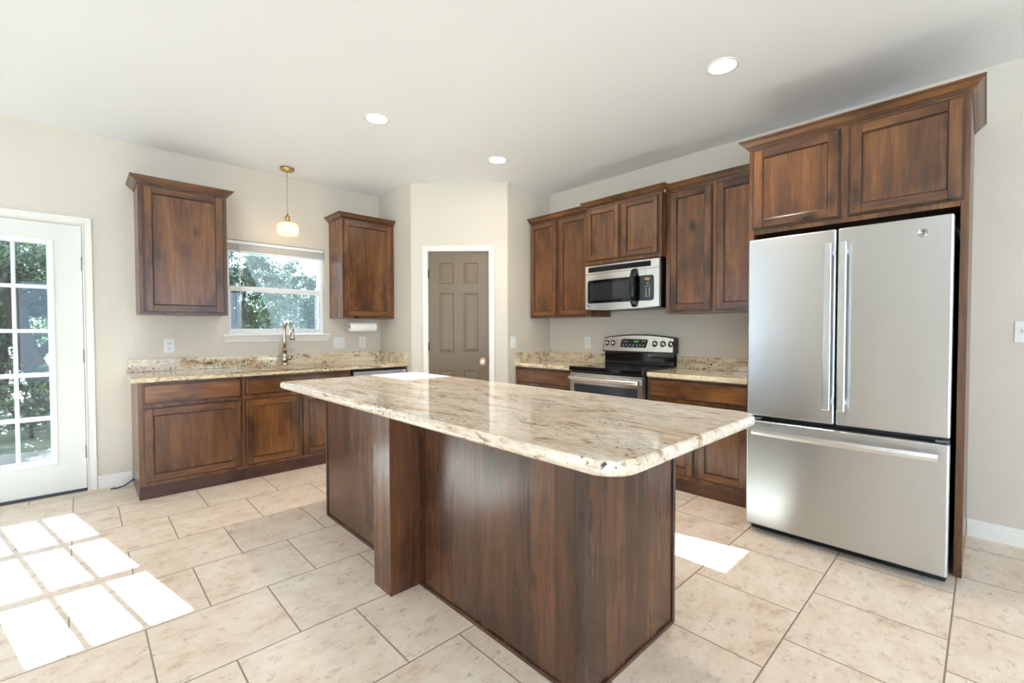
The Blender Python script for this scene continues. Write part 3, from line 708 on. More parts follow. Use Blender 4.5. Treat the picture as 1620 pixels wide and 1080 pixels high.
def right_top(name, y0, y1, label, bs_extra=None):
    t = thing('worktop', (XR-.29, (y0+y1)/2, .874), label, 'worktop')
    mb = MB(RIGHT); mb.slab(-y1, -y0, .001, EDG, (.02, .02, .002, .002), [(.011, .874), (.004, .878), (.0, .888), (.0, .900), (.004, .910), (.011, .914)], 5); mb.build('slab', granite_r, t)
    mb = MB(RIGHT); mb.box(-y1+(.022 if bs_extra else 0), -y0, .001, .021, .9145, 1.020, .002); mb.build('backsplash', granite_r, t)
    if bs_extra:
        mb = MB(FRONTP); mb.box(3.345, XR-.001, .001, .021, .9145, 1.020, .002); mb.build('backsplash', granite_r, t)
right_top('a', 2.6785, 3.460, 'granite worktop in the corner left of the range', True)
right_top('b', 1.112, 1.9155, 'granite worktop between the range and the refrigerator')

# wall cabinets on the right wall
wc = thing('wall_cabinet', (XR-.165, 3.05, 1.39), 'brown two-door wall cabinet in the pantry corner, left of the microwave', 'cabinet')
mb = MB(RIGHT); mb.box(-3.445, -2.640, .001, DU, 1.388, 2.408, .002); mb.build('carcass', wood_z, wc)
cab_door(wc, RIGHT, -3.438, -3.062, 1.402, 2.392, DU, wood_y, sw=.056); cab_door(wc, RIGHT, -3.035, -2.660, 1.402, 2.392, DU, wood_y, sw=.056)
crown(wc, RIGHT, [(-3.455, DU, 0, 1), (-2.640, DU, 0, 1)], 2.403, wood_y)
DM = XR-3.506
wc = thing('wall_cabinet', (XR-.2, 2.25, 1.87), 'short brown two-door wall cabinet directly above the microwave', 'cabinet')
mb = MB(RIGHT); mb.box(-2.6385, -1.872, .001, DM, 1.868, 2.408, .002); mb.build('carcass', wood_z, wc)
cab_door(wc, RIGHT, -2.628, -2.272, 1.898, 2.388, DM, wood_y, sw=.052); cab_door(wc, RIGHT, -2.250, -1.894, 1.898, 2.388, DM, wood_y, sw=.052)
crown(wc, RIGHT, [(-2.6385, DU+.055, -1, 0), (-2.6385, DM, -1, 1), (-1.872, DM, 1, 1), (-1.872, DU+.055, 1, 0)], 2.403, wood_y)
wc = thing('wall_cabinet', (XR-.165, 1.48, 1.39), 'tall brown two-door wall cabinet between the microwave and refrigerator cabinet', 'cabinet')
mb = MB(RIGHT); mb.box(-1.868, -1.092, .001, DU, 1.392, 2.410, .002); mb.build('carcass', wood_z, wc)
cab_door(wc, RIGHT, -1.830, -1.479, 1.406, 2.392, DU, wood_y); cab_door(wc, RIGHT, -1.453, -1.103, 1.406, 2.392, DU, wood_y)
crown(wc, RIGHT, [(-1.8685, DU, 0, 1), (-1.092, DU, 0, 1)], 2.405, wood_y)

# refrigerator cabinet with tall end panels
DP = XR-3.186
fc = thing('refrigerator_cabinet', (XR-.36, .575, 0), 'deep brown cabinet with two doors and tall end panels surrounding the refrigerator', 'cabinet')
mb = MB(RIGHT); mb.box(-1.054, -.099, .001, DP-.001, 1.868, 2.424, .001); mb.build('carcass', wood_z, fc)
mb = MB(RIGHT); mb.box(-1.086, -1.055, .001, DP, 0, 2.424, .001); mb.build('end_panel', wood_z, fc)
mb = MB(RIGHT); mb.box(-.098, -.067, .001, DP, 0, 2.424, .001); mb.build('end_panel', wood_z, fc)
cab_door(fc, RIGHT, -1.062, -.592, 1.897, 2.408, DP, wood_y); cab_door(fc, RIGHT, -.555, -.086, 1.897, 2.408, DP, wood_y)
crown(fc, RIGHT, [(-1.086, DU+.0515, -1, 0), (-1.086, DP, -1, 1), (-.067, DP, 1, 1), (-.067, .001, 1, 0)], 2.420, wood_y, h=.055, out=.05)

# ------------------------------------------------------------------ refrigerator
fr = thing('refrigerator', (3.43, .57, 0), 'stainless steel french door refrigerator with a bottom freezer drawer', 'refrigerator')
DF = XR-3.0
mb = MB(RIGHT); mb.box(-1.020, -.118, .06, DF-.075, .012, 1.790, .004); mb.build('body', m_black, fr)
mb = MB(RIGHT); mb.box(-1.024, -.5735, DF-.070, DF, .728, 1.804, .009, 0, 3); dl = mb.build('door', m_fridge, fr); dl['label'] = 'left refrigerator door'
mb = MB(RIGHT); mb.box(-.5665, -.112, DF-.070, DF, .728, 1.804, .009, 0, 3); dr_ = mb.build('door', m_fridge, fr); dr_['label'] = 'right refrigerator door with round badge'
mb = MB(RIGHT); mb.box(-1.026, -.112, DF-.070, DF, .052, .698, .009, 0, 3); fd = mb.build('freezer_drawer', m_fridge, fr)
def bar_handle(parent, u0, u1, z0, z1, vertical):
    mb = MB(RIGHT); mb.box(u0, u1, DF+.040, DF+.062, z0, z1, .004, 0, 2)
    if vertical:
        um = (u0+u1)/2
        for z in (z0+.03, z1-.06): mb.box(um-.012, um+.012, DF+.0005, DF+.041, z, z+.03, .003)
    else:
        for u in (u0+.03, u1-.07): mb.box(u, u+.035, DF+.0005, DF+.041, (z0+z1)/2-.010, (z0+z1)/2+.010, .003)
    return mb.build('handle', m_handle, parent)
bar_handle(dl, -.618, -.583, .812, 1.722, True); bar_handle(dr_, -.553, -.518, .812, 1.722, True)
# drawer handle bows gently outward
mb = MB(RIGHT)
rings = []
for k in range(17):
    t = k/16; u = -.978+t*(.978-.151); b = .018*(1-(2*t-1)**2)
    rings.append([RIGHT(u, DF+.040+b, .622), RIGHT(u, DF+.060+b, .622), RIGHT(u, DF+.064+b, .639), RIGHT(u, DF+.060+b, .656), RIGHT(u, DF+.040+b, .656)])
mb.loops(rings, 0, True, False)
for u in (-.93, -.235): mb.box(u, u+.036, DF+.0005, DF+.046, .630, .650, .003)
mb.build('handle', m_handle, fd)
mb = MB(RIGHT); c = RIGHT(-.222, DF+.0005, 1.727)
mb.lathe(c, [(.0215, 0), (.0215, .003), (.0185, .0035), (.0180, .0022), (.001, .0022)], 32, 0, (-1, 0, 0))
badge = mb.build('badge', simple('badge_metal', srgb(180, 180, 178), .3, 1.0), dr_)
def curl(mb, fr, u, d, z, s, r):
    """looping monogram strokes inside a roundel"""
    for sg in (-1, 1):
        pts = [fr(u+sg*s*(.10+.42*math.cos(t)*(.6+.4*t/6)), d, z+s*(.50*math.sin(t)+.06)) for t in [k*5.2/14 for k in range(15)]]
        mb.tube(pts, r, 5)
mb = MB(RIGHT); curl(mb, RIGHT, -.222, DF+.0032, 1.727, .016, .0011); mb.build('monogram', m_darkprint, badge)
for u in (-1.0, -.165):
    mb = MB(RIGHT); mb.box(u, u+.05, DF-.062, DF-.006, .704, .716, .003); mb.build('hinge_cover', m_grey, fr)
mb = MB(RIGHT); mb.box(-1.015, -.123, DF-.12, DF-.085, .0, .045); mb.build('toe_grille', m_black, fr)

# ------------------------------------------------------------------ range
rg = thing('range', (3.6, 2.297, 0), 'stainless steel electric range with a black glass cooktop', 'range')
ru0, ru1 = -2.677, -1.917
mb = MB(RIGHT); mb.box(ru0+.003, ru1-.003, .03, XR-3.345, .02, .8835, .002); mb.build('body', m_black, rg)
mb = MB(RIGHT); mb.box(ru0, ru1, .055, XR-3.285, .884, .925, .006, 0, 3); ck = mb.build('cooktop', m_gloss, rg)
m_ring = simple('burner_ring_print', srgb(90, 92, 96), .3)
for u, d, r in ((-2.49, .42, .10), (-2.10, .42, .085), (-2.49, .2, .075), (-2.10, .2, .095)):
    rings = [[RIGHT(u+q*math.cos(t), d+q*math.sin(t), .9254) for t in [2*PI*k/40 for k in range(40)]] for q in (r, r+.0025)]
    mb = MB(RIGHT); mb.loops(rings, 0, False, False); mb.build('burner_ring', m_ring, ck)
mb = MB(RIGHT); mb.box(ru0+.006, ru1-.006, XR-3.345, XR-3.300, .215, .866, .004)
od = mb.build('oven_door', m_steel, rg)
mb = MB(RIGHT); mb.box(ru0+.052, ru1-.052, XR-3.3005, XR-3.2985, .34, .768, .0008); mb.build('oven_window', m_grille, od)
mb = MB(RIGHT)
hp = [(-2.688, .830), (-1.930, .830)]
rings = []
for k in range(21):
    t = k/20; u = ru0+.02+t*(ru1-ru0-.04); b = .010*(1-(2*t-1)**2)
    rings.append([RIGHT(u, XR-3.300+.040+b+.016*math.cos(a), .820+.019*math.sin(a)) for a in [2*PI*j/12 for j in range(12)]])
mb.loops(rings, 0)
for u in (ru0+.035, ru1-.055): mb.box(u, u+.02, XR-3.2995, XR-3.300+.035, .812, .828)
hh = mb.build('handle', m_steel, od)
mb = MB(RIGHT); mb.lathe(RIGHT(ru1-.0195, XR-3.300+.040, .820), [(.008, 0), (.007, .0015), (.001, .002)], 14, 0, (0, -1, 0)); mb.build('end_cap', m_black, hh)
mb = MB(RIGHT); mb.box(ru0+.006, ru1-.006, XR-3.345, XR-3.320, .03, .205, .004); mb.build('storage_drawer', m_steel, rg)
mb = MB(RIGHT); mb.box(ru0+.01, ru1-.01, XR-3.345, XR-3.322, .868, .8835, .002); mb.build('front_trim', m_black, rg)
# backguard: black riser, arched control housing
mb = MB(RIGHT); mb.box(ru0+.012, ru1-.012, .006, .060, .926, 1.046, .004); mb.build('riser', m_gloss, rg)
def arch(u): t = (u-ru0)/(ru1-ru0)*2-1; return 1.214-.030*t*t
mb = MB(RIGHT)
for (uu0, uu1, off, df0, df1, zz, m_) in ((ru0-.002, ru1+.0015, .004, .003, .082, 1.042, 0),):
    rings = []
    for k in range(25):
        u = uu0+(uu1-uu0)*k/24; ins = .012*abs((k-12)/12)**8
        rings.append([RIGHT(u, df0, zz), RIGHT(u, df1, zz), RIGHT(u, df1-.004, zz+.01), RIGHT(u, df1-.026-ins*.3, arch(u)-.006), RIGHT(u, df1-.034, arch(u)), RIGHT(u, df0, arch(u))])
    mb.loops(rings, 0, True, False)
bgd = mb.build('backguard', m_black, rg)
def gp(u, z, lift=0.0):
    """point on the sloping control face"""
    t = (z-1.052)/(1.20-1.052); return RIGHT(u,   .0785-.022*t+lift, z)
mb = MB(RIGHT); rings = []
for k in range(25):
    u = ru0+.006+(ru1-ru0-.020)*k/24
    rings.append([gp(u, 1.054, .0005), gp(u, 1.054, .0022), gp(u, arch(u)-.010, .0022), gp(u, arch(u)-.010, .0005)])
mb.loops(rings, 0, True, False)
fp = mb.build('control_panel', m_steel, bgd)
nrm = Vector((-1, 0, .15)).normalized()
def knob(y, z):
    c = gp(-y, z, .0023)
    mb = MB(); mb.lathe(c, [(.0265, 0), (.0265, .004), (.021, .006), (.019, .020), (.016, .023), (.001, .0235)], 24, 0, nrm)
    kb = mb.build('burner_knob', m_steel, bgd)
    a = nrm.orthogonal().normalized(); b = nrm.cross(a)
    mb = MB(); mb.lathe(c, [(.0275, -.0005), (.0285, .003), (.0268, .0052), (.0266, .001)], 28, 0, nrm, cap=False)
    mb.tube([c+nrm*.024+Vector((0, 0, -.017)), c+nrm*.027, c+nrm*.024+Vector((0, 0, .021))], [.003, .0045, .004], 6)
    mb.build('knob_ring', m_hinge_dark, kb)
KZ = 1.128
for y in (2.634, 2.564): knob(y, KZ)
for y in (2.112, 2.032, 1.954): knob(y, KZ)
# printed marks round the knobs
for y in (2.634, 2.564, 2.112, 2.032, 1.954):
    for dy, dz in ((.0, .046), (.012, .045), (-.034, -.012), (.012, -.042)):
        p = gp(-y-dy, KZ+dz, .0025); mb = MB(); mb.raw([p+Vector((0, a, b)) for a, b in ((-.004, -.002), (.004, -.002), (.004, .002), (-.004, .002))], [(0, 1, 2, 3)]); mb.build('knob_mark', m_darkprint, bgd)
mb = MB()
dp = [(-2.467, 1.163), (-2.437, 1.172), (-2.197, 1.168), (-2.182, 1.160), (-2.200, 1.088), (-2.452, 1.088), (-2.477, 1.094)]
mb.loops([[gp(u, z, l) for u, z in dp] for l in (.002, .0034)], 0, True, False)
dsp = mb.build('display_panel', m_black, bgd)
mb = MB(); text_mesh(mb, '10:24', .024, lambda x, y: gp(-2.307+x, 1.146+y, .0040)); mb.build('clock_digits', m_digit, dsp)
for i, (u, z) in enumerate([(-2.437, 1.146), (-2.407, 1.146), (-2.237, 1.150), (-2.214, 1.150)]+[(-2.442+k*.036, 1.112) for k in range(7)]+[(-2.437+k*.05, 1.098) for k in range(5)]):
    s = .006 if i < 11 else .004
    mb = MB(); mb.raw([gp(u+a*s, z+b*s*.7, .0038) for a, b in ((-1, -1), (1, -1), (1, 1), (-1, 1))], [(0, 1, 2, 3)]); mb.build('touch_key', m_mark, dsp)

# ------------------------------------------------------------------ microwave
mw = thing('microwave', (3.69, 2.265, 1.44), 'stainless and black microwave mounted over the range', 'microwave')
FM = XR-3.49
mu0, mu1 = -2.650, -1.890
mb = MB(RIGHT); mb.box(mu0+.004, mu1-.004, .002, FM-.045, 1.446, 1.866, .002); mb.build('casing', m_black, mw)
def bowf(u): t = (u-mu0)/(mu1-mu0)*2-1; return FM-.012*t*t
mb = MB(RIGHT)     # bowed front with a vent bezel on top and door below
def bowed(mb, u0, u1, z0, z1, lift, back, n=20, bow_bottom=0.0):
    rings = []
    for k in range(n+1):
        u = u0+(u1-u0)*k/n; t = (u-mu0)/(mu1-mu0)*2-1; zz = z0-bow_bottom*(1-t*t)
        f = bowf(u)+lift
        rings.append([RIGHT(u, back, zz), RIGHT(u, f-.004, zz), RIGHT(u, f, zz+.004), RIGHT(u, f, z1-.004), RIGHT(u, f-.004, z1), RIGHT(u, back, z1)])
    mb.loops(rings, 0, True, False)
bowed(mb, mu0, mu1, 1.7805, 1.860, 0, FM-.045); vb = mb.build('vent_bezel', m_steel, mw)
mb = MB(RIGHT); bowed(mb, mu0+.035, mu1-.075, 1.796, 1.846, .0006, FM-.03); vr = mb.build('vent_recess', m_dark, vb)
mb = MB(RIGHT)
for k in range(4): bowed(mb, mu0+.035, mu1-.075, 1.797+k*.0125, 1.806+k*.0125, .004, FM-.02)
mb.build('vent_louvres', m_black, vb)
mb = MB(RIGHT); bowed(mb, mu0, mu1, 1.452, 1.779, 0, FM-.045, bow_bottom=.014); md = mb.build('door', m_steel, mw)
mb = MB(RIGHT)
def rounded(u0, u1, z0, z1, r, lift, n=5, seg=14):
    pts = []
    for k, (cu, cz) in enumerate(((u1, z1), (u0, z1), (u0, z0), (u1, z0))):
        su = 1 if cu == u1 else -1; s2 = 1 if cz == z1 else -1
        for i in range(n+1):
            a = PI/2*k+PI/2*i/n; pts.append((cu-su*r+r*math.cos(a), cz-s2*r+r*math.sin(a)))
    return pts
def panel_strip(mb, u0, u1, z0, z1, lift, n=16, r=.018):
    rings = []
    for k in range(n+1):
        u = u0+(u1-u0)*k/n; e = min(u-u0, u1-u); c = 0.0 if e >= r else r-math.sqrt(max(0, r*r-(r-e)**2)); f = bowf(u)+lift
        rings.append([RIGHT(u, f-.003, z0+c), RIGHT(u, f, z0+c), RIGHT(u, f, z1-c), RIGHT(u, f-.003, z1-c)])
    mb.loops(rings, 0, True, False)
panel_strip(mb, mu0+.028, mu1-.046, 1.506, 1.722, .0015, 48)
mg = mb.build('black_glass_front', m_gloss, md)
mb = MB(RIGHT); panel_strip(mb, mu0+.060, mu1-.275, 1.534, 1.694, .0026, 40, .006); mb.build('viewing_window', simple('tinted_window', srgb(40, 42, 44), .05), mg)
mb = MB(RIGHT)
rings = []
for k in range(19):
    t = k/18; z = 1.456+t*.332; b = .056*(1-abs(2*t-1)**3.2)+.006; uu = mu1-.225
    wv = .024 if .1 < t < .9 else .026
    f = bowf(uu)
    rings.append([RIGHT(uu-wv, f+b-.012, z), RIGHT(uu-wv+.006, f+b, z), RIGHT(uu+wv-.006, f+b, z), RIGHT(uu+wv, f+b-.012, z), RIGHT(uu, f+b-.016, z)])
mb.loops(rings, 0, True, True)
mb.build('handle', m_gloss, md)
mb = MB(RIGHT); panel_strip(mb, mu1-.165, mu1-.052, 1.512, 1.716, .0028, 24, .012); kp = mb.build('control_panel', simple('control_panel_black', srgb(44, 48, 52), .25), md)
f_ = bowf(mu1-.11)+.0036
mb = MB(RIGHT); mb.box(mu1-.142, mu1-.085, f_-.004, f_, 1.680, 1.700); mb.build('display', m_amber, kp)
for (z, us_) in ((1.660, (-.135, -.100)), (1.645, (-.135, -.100)), (1.626, (-.150, -.128, -.108, -.084)), (1.606, (-.150, -.134, -.117, -.086)), (1.591, (-.150, -.134, -.117, -.086)), (1.576, (-.150, -.134, -.117, -.086)), (1.561, (-.150, -.134, -.117, -.086)), (1.544, (-.148, -.128, -.108, -.086))):
    for u in us_: MB(RIGHT).box(mu1+u-.0045, mu1+u+.0045, f_-.003, f_, z-.003, z+.003).build('key', m_mark, kp)
mb = MB(RIGHT); c = RIGHT(mu0+.038, bowf(mu0+.038)+.0002, 1.478)
mb.lathe(c, [(.022, 0), (.022, .002), (.019, .004), (.018, .0025), (.001, .0025)], 28, 0, (-1, 0, 0)); bd = mb.build('badge', m_chrome, md)
mb = MB(RIGHT); curl(mb, RIGHT, mu0+.038, bowf(mu0+.038)+.0032, 1.478, .015, .0011); mb.build('monogram', m_darkprint, bd)

# ------------------------------------------------------------------ island
il = thing('kitchen_island', (1.51, 2.0, 0), 'dark brown wooden island base with a square post on its left side', 'island')
ix0, ix1, iy0, iy1 = 1.2, 1.82, .911, 3.076
mb = MB(); mb.box(ix0, ix1, iy0, iy1, 0, .8715); mb.build('body', wood_island, il)
mb = MB(); mb.box(1.036, ix0-.0005, 1.915, 2.077, 0, .8715, .002); mb.build('post', wood_island, il)
mb = MB()
mb.box(ix0-.008, ix0-.0004, iy0+.05, 1.914, 0, .016, .001).box(ix0-.008, ix0-.0004, 2.078, iy1-.012, 0, .016, .001).box(ix0+.02, ix1-.014, iy0-.008, iy0-.0004, 0, .016, .001)
mb.build('shoe_strip', wood_toe_y, il)
m_edge = wood('island_edge_trim', 'z', srgb(82, 58, 46), srgb(66, 46, 37), srgb(48, 33, 28))
mb = MB(); mb.box(ix0-.009, ix0+.016, iy0-.009, iy0+.034, 0, .8715, .003); mb.build('corner_trim', m_edge, il)
mb = MB(); mb.box(ix1-.014, ix1+.006, iy0-.007, iy0-.0004, 0, .8715, .002); mb.build('corner_trim', m_edge, il)
mb = MB(); mb.box(ix0-.007, ix0-.0004, iy1-.012, iy1+.006, 0, .8715, .002); mb.build('corner_trim', m_edge, il)
# kitchen side doors
for k in range(4):
    a = iy0+.02+k*(iy1-iy0-.03)/4
    cab_door(il, F((ix1, 0, 0), (0, 1, 0), (1, 0, 0)), a, a+(iy1-iy0-.03)/4-.012, .12, .85, 0, wood_y)
mb = MB()
mb.slab(.953, 2.0, .622, 3.265, (.10, .05, .10, .10), [(.016, .872), (.007, .874), (.002, .880), (0, .888), (0, .896), (.002, .904), (.007, .911), (.013, .914)], 10)
o = mb.build('island_worktop', granite_y, None, (1.47, 1.95, .872))
tag(o, 'large polished granite island top with rounded corners and gold-brown veins', 'worktop')

# ------------------------------------------------------------------ lights
pd = thing('pendant_lamp', (1.449, 4.601, ZC), 'brass pendant lamp with a ribbed glass shade hanging over the sink', 'lamp')
PX, PY = 1.449, 4.601
mb = MB(); mb.lathe((PX, PY, ZC), [(.055, -.0005), (.062, -.004), (.062, -.022), (.057, -.026), (.012, -.027), (.008, -.036)], 32); mb.build('canopy', m_brass, pd)
mb = MB(); mb.tube([(PX, PY, ZC-.03), (PX, PY, 2.36)], .0032, 8); mb.build('cord', simple('twisted_cord', srgb(190, 160, 110), .7), pd)
mb = MB(); mb.lathe((PX, PY, 2.28), [(.042, .004), (.040, .010), (.020, .018), (.018, .022), (.020, .026), (.020, .060), (.016, .066), (.008, .070), (.006, .086)], 24); sk_ = mb.build('socket', m_brass, pd)
mb = MB(); mb.tube([(PX-.018, PY, 2.322), (PX-.034, PY, 2.322)], [.0025, .0025], 8); mb.lathe((PX-.034, PY, 2.322), [(.002, 0), (.006, .002), (.006, .007), (.002, .009)], 10, 0, (-1, 0, 0)); mb.build('switch_key', m_brass, sk_)
mb = MB()
sp = [(.040, .125), (.070, .122), (.084, .112), (.090, .095), (.094, .060), (.093, .030), (.089, .0)]
mb.lathe((PX, PY, 2.158), sp+[(r-.004, h) for r, h in reversed(sp)], 144, 0, (0, 0, 1), .035, 24, cap=False); mb.build('glass_shade', m_shade, pd)
mb = MB(); mb.lathe((PX, PY, 2.205), [(.004, -.012), (.018, -.006), (.026, .012), (.026, .026), (.016, .05), (.012, .075)], 16); mb.build('bulb', m_bulb, pd)
pl_ = bpy.data.lights.new('pendant_light', 'POINT'); pl_.energy = 3.0; pl_.color = (1, .78, .52); pl_.shadow_soft_size = .03
po = bpy.data.objects.new('pendant_light', pl_); COL.objects.link(po); po.location = (PX, PY, 2.19)
for (x, y), lab in (((2.754, 1.093), 'round recessed ceiling light nearest the refrigerator'), ((1.593, 3.090), 'round recessed ceiling light over the far end of the island, left of the others'), ((2.767, 3.080), 'round recessed ceiling light in front of the pantry door and corner cabinets')):
    cl = thing('recessed_light', (x, y, ZC), lab, 'ceiling light', 'recessed ceiling lights')
    mb = MB(); mb.lathe((x, y, ZC), [(.072, -.0005), (.094, -.0005), (.094, -.003), (.088, -.005), (.074, -.003)], 40, cap=False)
    mb.lathe((x, y, ZC), [(.074, -.0030), (.0735, -.0008)], 40, cap=False); mb.build('trim_ring', m_plate, cl)
    mb = MB(); mb.lathe((x, y, ZC), [(.072, -.0012), (.070, -.0022), (.002, -.0024)], 32); mb.build('lens', m_lens, cl)
    sl = bpy.data.lights.new('downlight', 'SPOT'); sl.energy = 55; sl.spot_size = math.radians(104); sl.spot_blend = .85; sl.shadow_soft_size = .07; sl.color = (1, .87, .72)
    so_ = bpy.data.objects.new('downlight', sl); COL.objects.link(so_); so_.location = (x, y, ZC-.012)

# ------------------------------------------------------------------ outlets and switches
def plate(fr, u, z, label, kind='outlet', gang=1, group=None):
    wd = .078 if gang == 1 else .122
    t = thing('outlet' if kind == 'outlet' else 'light_switch', tuple(fr(u, 0, z)), label, kind if kind == 'outlet' else 'switch', group)
    mb = MB(fr); mb.box(u-wd/2, u+wd/2, .0004, .006, z-.062, z+.062, .0025); mb.build('cover_plate', m_plate, t)
    for g in range(gang):
        uu = u+(g-(gang-1)/2)*.046
        if kind == 'outlet':
            for dz in (-.021, .021):
                mb = MB(fr); mb.box(uu-.017, uu+.017, .0062, .0075, z+dz-.014, z+dz+.014, .003); rc = mb.build('receptacle', m_plate, t)
                mb = MB(fr); mb.box(uu-.0085, uu-.0055, .0077, .0082, z+dz-.001, z+dz+.008).box(uu+.0055, uu+.0085, .0077, .0082, z+dz-.001, z+dz+.007).box(uu-.003, uu+.003, .0077, .0082, z+dz-.010, z+dz-.005)
                mb.build('slots', m_slot, rc)
        else:
            mb = MB(fr); mb.box(uu-.006, uu+.006, .0062, .017, z-.004, z+.016, .002); mb.build('toggle', m_plate, t)
plate(BACK, .559, 1.127, 'white duplex outlet on the back wall beside the patio door, under a wall cabinet')
plate(BACK, 2.049, 1.125, 'white double switch plate on the back wall, right of the window sill', 'switch', 2)
plate(BACK, 2.310, 1.124, 'white duplex outlet on the back wall below the paper towel roll')
plate(FRONTP, 3.322, 1.128, 'white single switch on the wall right of the pantry door', 'switch', 1)
plate(RIGHT, -2.925, 1.125, 'white duplex outlet on the wall just left of the range')
plate(RIGHT, -1.275, 1.125, 'white duplex outlet on the wall just left of the refrigerator')
plate(RIGHT, .172, 1.238, 'white switch plate on the bare wall right of the refrigerator', 'switch', 2)

# ------------------------------------------------------------------ paper towels
th = thing('paper_towel_holder', (2.2, 4.645, 1.385), 'metal paper towel holder screwed under the wall cabinet by the pantry', 'holder')
ty, tz = 4.645, 1.297
for x in (2.050, 2.362):
    mb = MB(); mb.box(x-.002, x+.002, ty-.010, ty+.010, tz-.012, 1.3845, .001); mb.build('bracket_arm', m_chrome, th)
mb = MB(); mb.tube([(2.048, ty, tz), (2.364, ty, tz)], .006, 8); mb.build('rod', m_chrome, th)
mb = MB(); mb.lathe((2.060, ty, tz), [(.020, 0), (.048, 0), (.050, .003), (.050, .287), (.048, .290), (.020, .290)], 32, 0, (1, 0, 0), cap=False)
mb.lathe((2.060, ty, tz), [(.020, .0), (.020, .290)], 32, 1, (1, 0, 0), cap=False)
o = mb.build('paper_towel_roll', [m_paper, m_core], None, (2.2, ty, tz)); tag(o, 'white paper towel roll hanging under the wall cabinet', 'paper towels')
# cable end by the base cabinet
mb = MB(); mb.tube([(.297, 4.83, .035), (.28, 4.80, .030), (.24, 4.775, .012), (.20, 4.765, .006), (.155, 4.77, .0055)], .005, 8)
o = mb.build('cable', m_blue, None, (.22, 4.79, 0)); tag(o, 'short dark blue cable lying on the floor beside the base cabinet', 'cable')

# ------------------------------------------------------------------ outside
struct(MB().box(-30, 40, YB+T, 60, -.35, -.22).build('ground', m_ground))
m_bounce = noisy('pale_bounce_ground', srgb(196, 192, 184), srgb(214, 210, 203), 4.0)
struct(MB().box(-11, XL-.2, -12, 6.0, -.2195, -.10).box(XL-.2, 9, -12, YR-.2, -.2195, -.10).build('bounce_ground', m_bounce))  # unseen pale ground added to bounce light through the openings onto the ceiling
struct(MB().box(-3.2, 2.6, YB+T+.002, 7.2, -.2195, -.06).build('patio_slab', m_patio))
pr_ = sthing('porch_roof', (-1.5, 6.4, 2.7))
MB().box(-4.5, .79, YB+T+.003, 7.86, 2.70, 2.84).build('roof_deck', m_porch, pr_)
MB().box(.66, .78, 7.72, 7.84, -.06, 2.70).build('porch_post', m_porch, pr_)

def tree(x, y, h, blobs, label, seed, leafm, nleaf=2600, ls=.05, lean=(0, 0), trunk_r=.09, name='oak_tree', branches=5):
    rnd = random.Random(seed)
    t = thing(name, (x, y, -.22), label, 'tree' if name != 'shrub' else 'shrub', 'trees and shrubs behind the house')
    base = Vector((x, y, -.22)); top = Vector((x+lean[0], y+lean[1], h*.8))
    mb = MB(); pts = [base.lerp(top, k/6)+Vector((rnd.uniform(-.06, .06), rnd.uniform(-.06, .06), 0))*(k > 0) for k in range(7)]
    mb.tube(pts, [trunk_r*(1.15-.12*k) for k in range(7)], 9)
    for b in range(branches):
        c = Vector(rnd.choice(blobs)[:3]); c = Vector((x, y, 0))+c; s0 = pts[rnd.choice((2, 3, 4))]
        mid = s0.lerp(c, .5)+Vector((rnd.uniform(-.15, .15), rnd.uniform(-.15, .15), rnd.uniform(-.1, .2)))
        mb.tube([s0, mid, c], [trunk_r*.5, trunk_r*.35, trunk_r*.15], 7)
    mb.build('trunk', m_bark, t)
    verts = []; faces = []
    tot = sum(b[3]**2 for b in blobs)
    for bx, by, bz, br in blobs:
        nb_ = int(nleaf*br*br/tot)
        subs = [(Vector((rnd.gauss(0, 1), rnd.gauss(0, 1), rnd.gauss(0, .75)))*br*.48, rnd.uniform(.12, .26)*br) for _ in range(max(6, nb_//55))]
        for _ in range(nb_):
            c0, r0 = rnd.choice(subs)
            p = Vector((x+bx, y+by, bz))+c0+Vector((rnd.gauss(0, 1), rnd.gauss(0, 1), rnd.gauss(0, .8)))*r0*.6
            if p.z < -.15: p.z = -.15+rnd.random()*.1
            a = Vector((rnd.gauss(0, 1), rnd.gauss(0, 1), rnd.gauss(0, 1))).normalized(); b = a.orthogonal().normalized()
            b = (Matrix.Rotation(rnd.uniform(0, 6.28), 3, a) @ b); c = a.cross(b); s = ls*rnd.uniform(.6, 1.35)
            i = len(verts); verts += [p-b*s, p-c*s*.45-a*s*.08, p+b*s, p+c*s*.45-a*s*.08]; faces.append((i, i+1, i+2, i+3))
    me = bpy.data.meshes.new('foliage'); me.from_pydata([v-base for v in verts], [], faces); me.materials.append(leafm)
    o = bpy.data.objects.new('foliage', me); COL.objects.link(o); o.parent = t
    return t
# through the door (blobs are relative: dx,dy,z,radius)
tree(-.42, 11.2, 3.4, [(-.5, 0, 2.5, .8), (.5, .3, 2.4, .8), (-1.1, .4, 2.0, .8), (.1, .6, 1.7, .6), (1.1, .2, 2.0, .7), (-.4, .5, 3.0, .5)], 'gnarled oak with a thick leaning trunk seen through the patio door', 11, m_leaf, 11000, .045, (-.55, .2), .17)
tree(-2.3, 12.2, 3.6, [(0, 0, 2.4, 1.0), (.8, .2, 1.8, .8), (.3, -.3, 1.1, .7), (-.8, 0, 2.0, .9), (.6, .2, 3.0, .7)], 'leafy oak left of the leaning trunk, seen through the patio door', 12, m_leaf, 9500, .05, (.3, 0), .12)
tree(-.75, 10.2, 1.0, [(0, 0, .35, .5), (-.5, .2, .5, .45), (.1, .4, .75, .4)], 'low pale shrub on the ground beyond the patio door', 13, m_leaf2, 1500, .04, (0, 0), .025, 'shrub', 3)
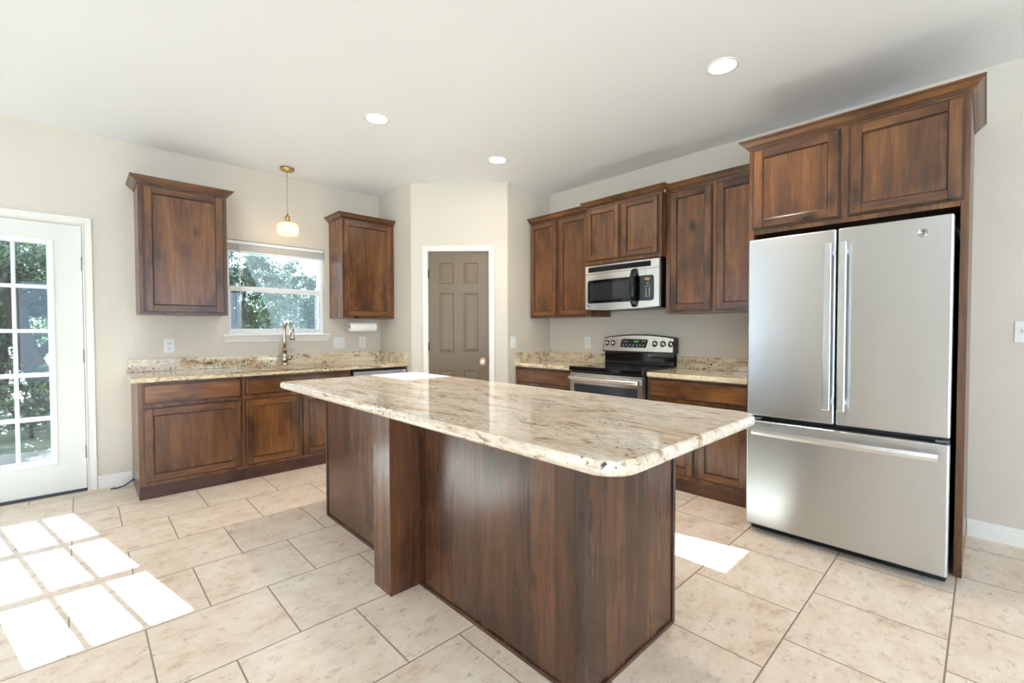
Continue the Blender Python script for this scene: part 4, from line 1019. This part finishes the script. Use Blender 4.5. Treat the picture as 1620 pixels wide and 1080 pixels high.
tree(-1.5, 15.5, 5.0, [(0, 0, 3.0, 1.5), (1.2, .3, 2.3, 1.2), (-1.4, 0, 2.2, 1.3), (.6, .4, 1.1, 1.0), (-.5, .3, .8, 1.0), (1.0, .4, 3.6, 1.0)], 'tall distant oak behind the others, seen through the patio door', 14, m_leaf2, 14000, .06, (.2, .3), .15)
tree(-1.15, 13.6, 2.6, [(0, 0, 1.6, .8), (-.5, .2, 1.0, .7), (.5, .2, .9, .7), (.2, .3, 2.3, .5)], 'bushy tree between the leaning trunk and the door mullions, seen low through the patio door', 15, m_leaf, 5000, .045, (0, .1), .07)
tree(-.5, 9.1, .8, [(0, 0, .2, .4), (-.45, .1, .25, .4), (.4, .2, .3, .35)], 'small grassy shrub nearest the patio edge', 16, m_leaf2, 1800, .035, (0, 0), .02, 'shrub', 3)
# through the kitchen window
tree(2.9, 12.6, 4.3, [(-.3, 0, 2.6, 1.0), (-.9, .3, 3.3, 1.0), (.6, .2, 1.7, .8), (-.2, .2, 1.2, .9), (-1.1, .1, 1.8, 1.0), (.2, .3, 2.9, .7)], 'large oak filling the left of the kitchen window view', 21, m_leaf, 11000, .045, (-.3, .2), .14)
tree(4.55, 13.2, 3.2, [(-.5, 0, 1.9, .8), (.3, .2, 1.9, .7), (0, .1, 1.1, .8), (-.9, .2, 1.2, .7), (.9, .3, 2.2, .7), (.6, 0, .8, .7), (-.6, .1, 2.7, .7), (0, .2, 2.75, .5), (.5, .1, 2.5, .55)], 'smaller oak with an upright trunk at the right of the kitchen window view', 22, m_leaf, 10000, .045, (.25, 0), .11)
tree(3.6, 17.5, 4.2, [(-1.5, 0, 2.5, 1.4), (.2, .3, 1.7, 1.3), (1.6, 0, 1.8, 1.3), (-.6, .4, .9, 1.2), (1.0, .3, .7, 1.1)], 'distant pale tree behind both window oaks', 23, m_leaf2, 8000, .06, (0, .2), .15)
tree(8.2, 15.5, 3.6, [(0, 0, 2.0, 1.2), (.9, .2, 1.5, 1.0), (-.8, .2, 1.3, 1.0)], 'broad oak furthest right outside the kitchen window', 24, m_leaf, 5000, .06, (.2, .2), .12)

for k, (x, y) in enumerate(((-6.0, 21.5), (.4, 21.5), (7.0, 21.5), (-2.8, 26.0), (3.8, 26.0), (10.2, 26.0))):
    tree(x, y, 4.0, [(0, 0, 2.6, 1.6), (1.4, .3, 1.6, 1.4), (-1.4, 0, 1.6, 1.4), (.2, 0, .6, 1.4)], 'distant oak in the tree line beyond the yard', 40+k, m_leaf2, 3600, .09, (.1, 0), .16)['group'] = 'distant tree line'
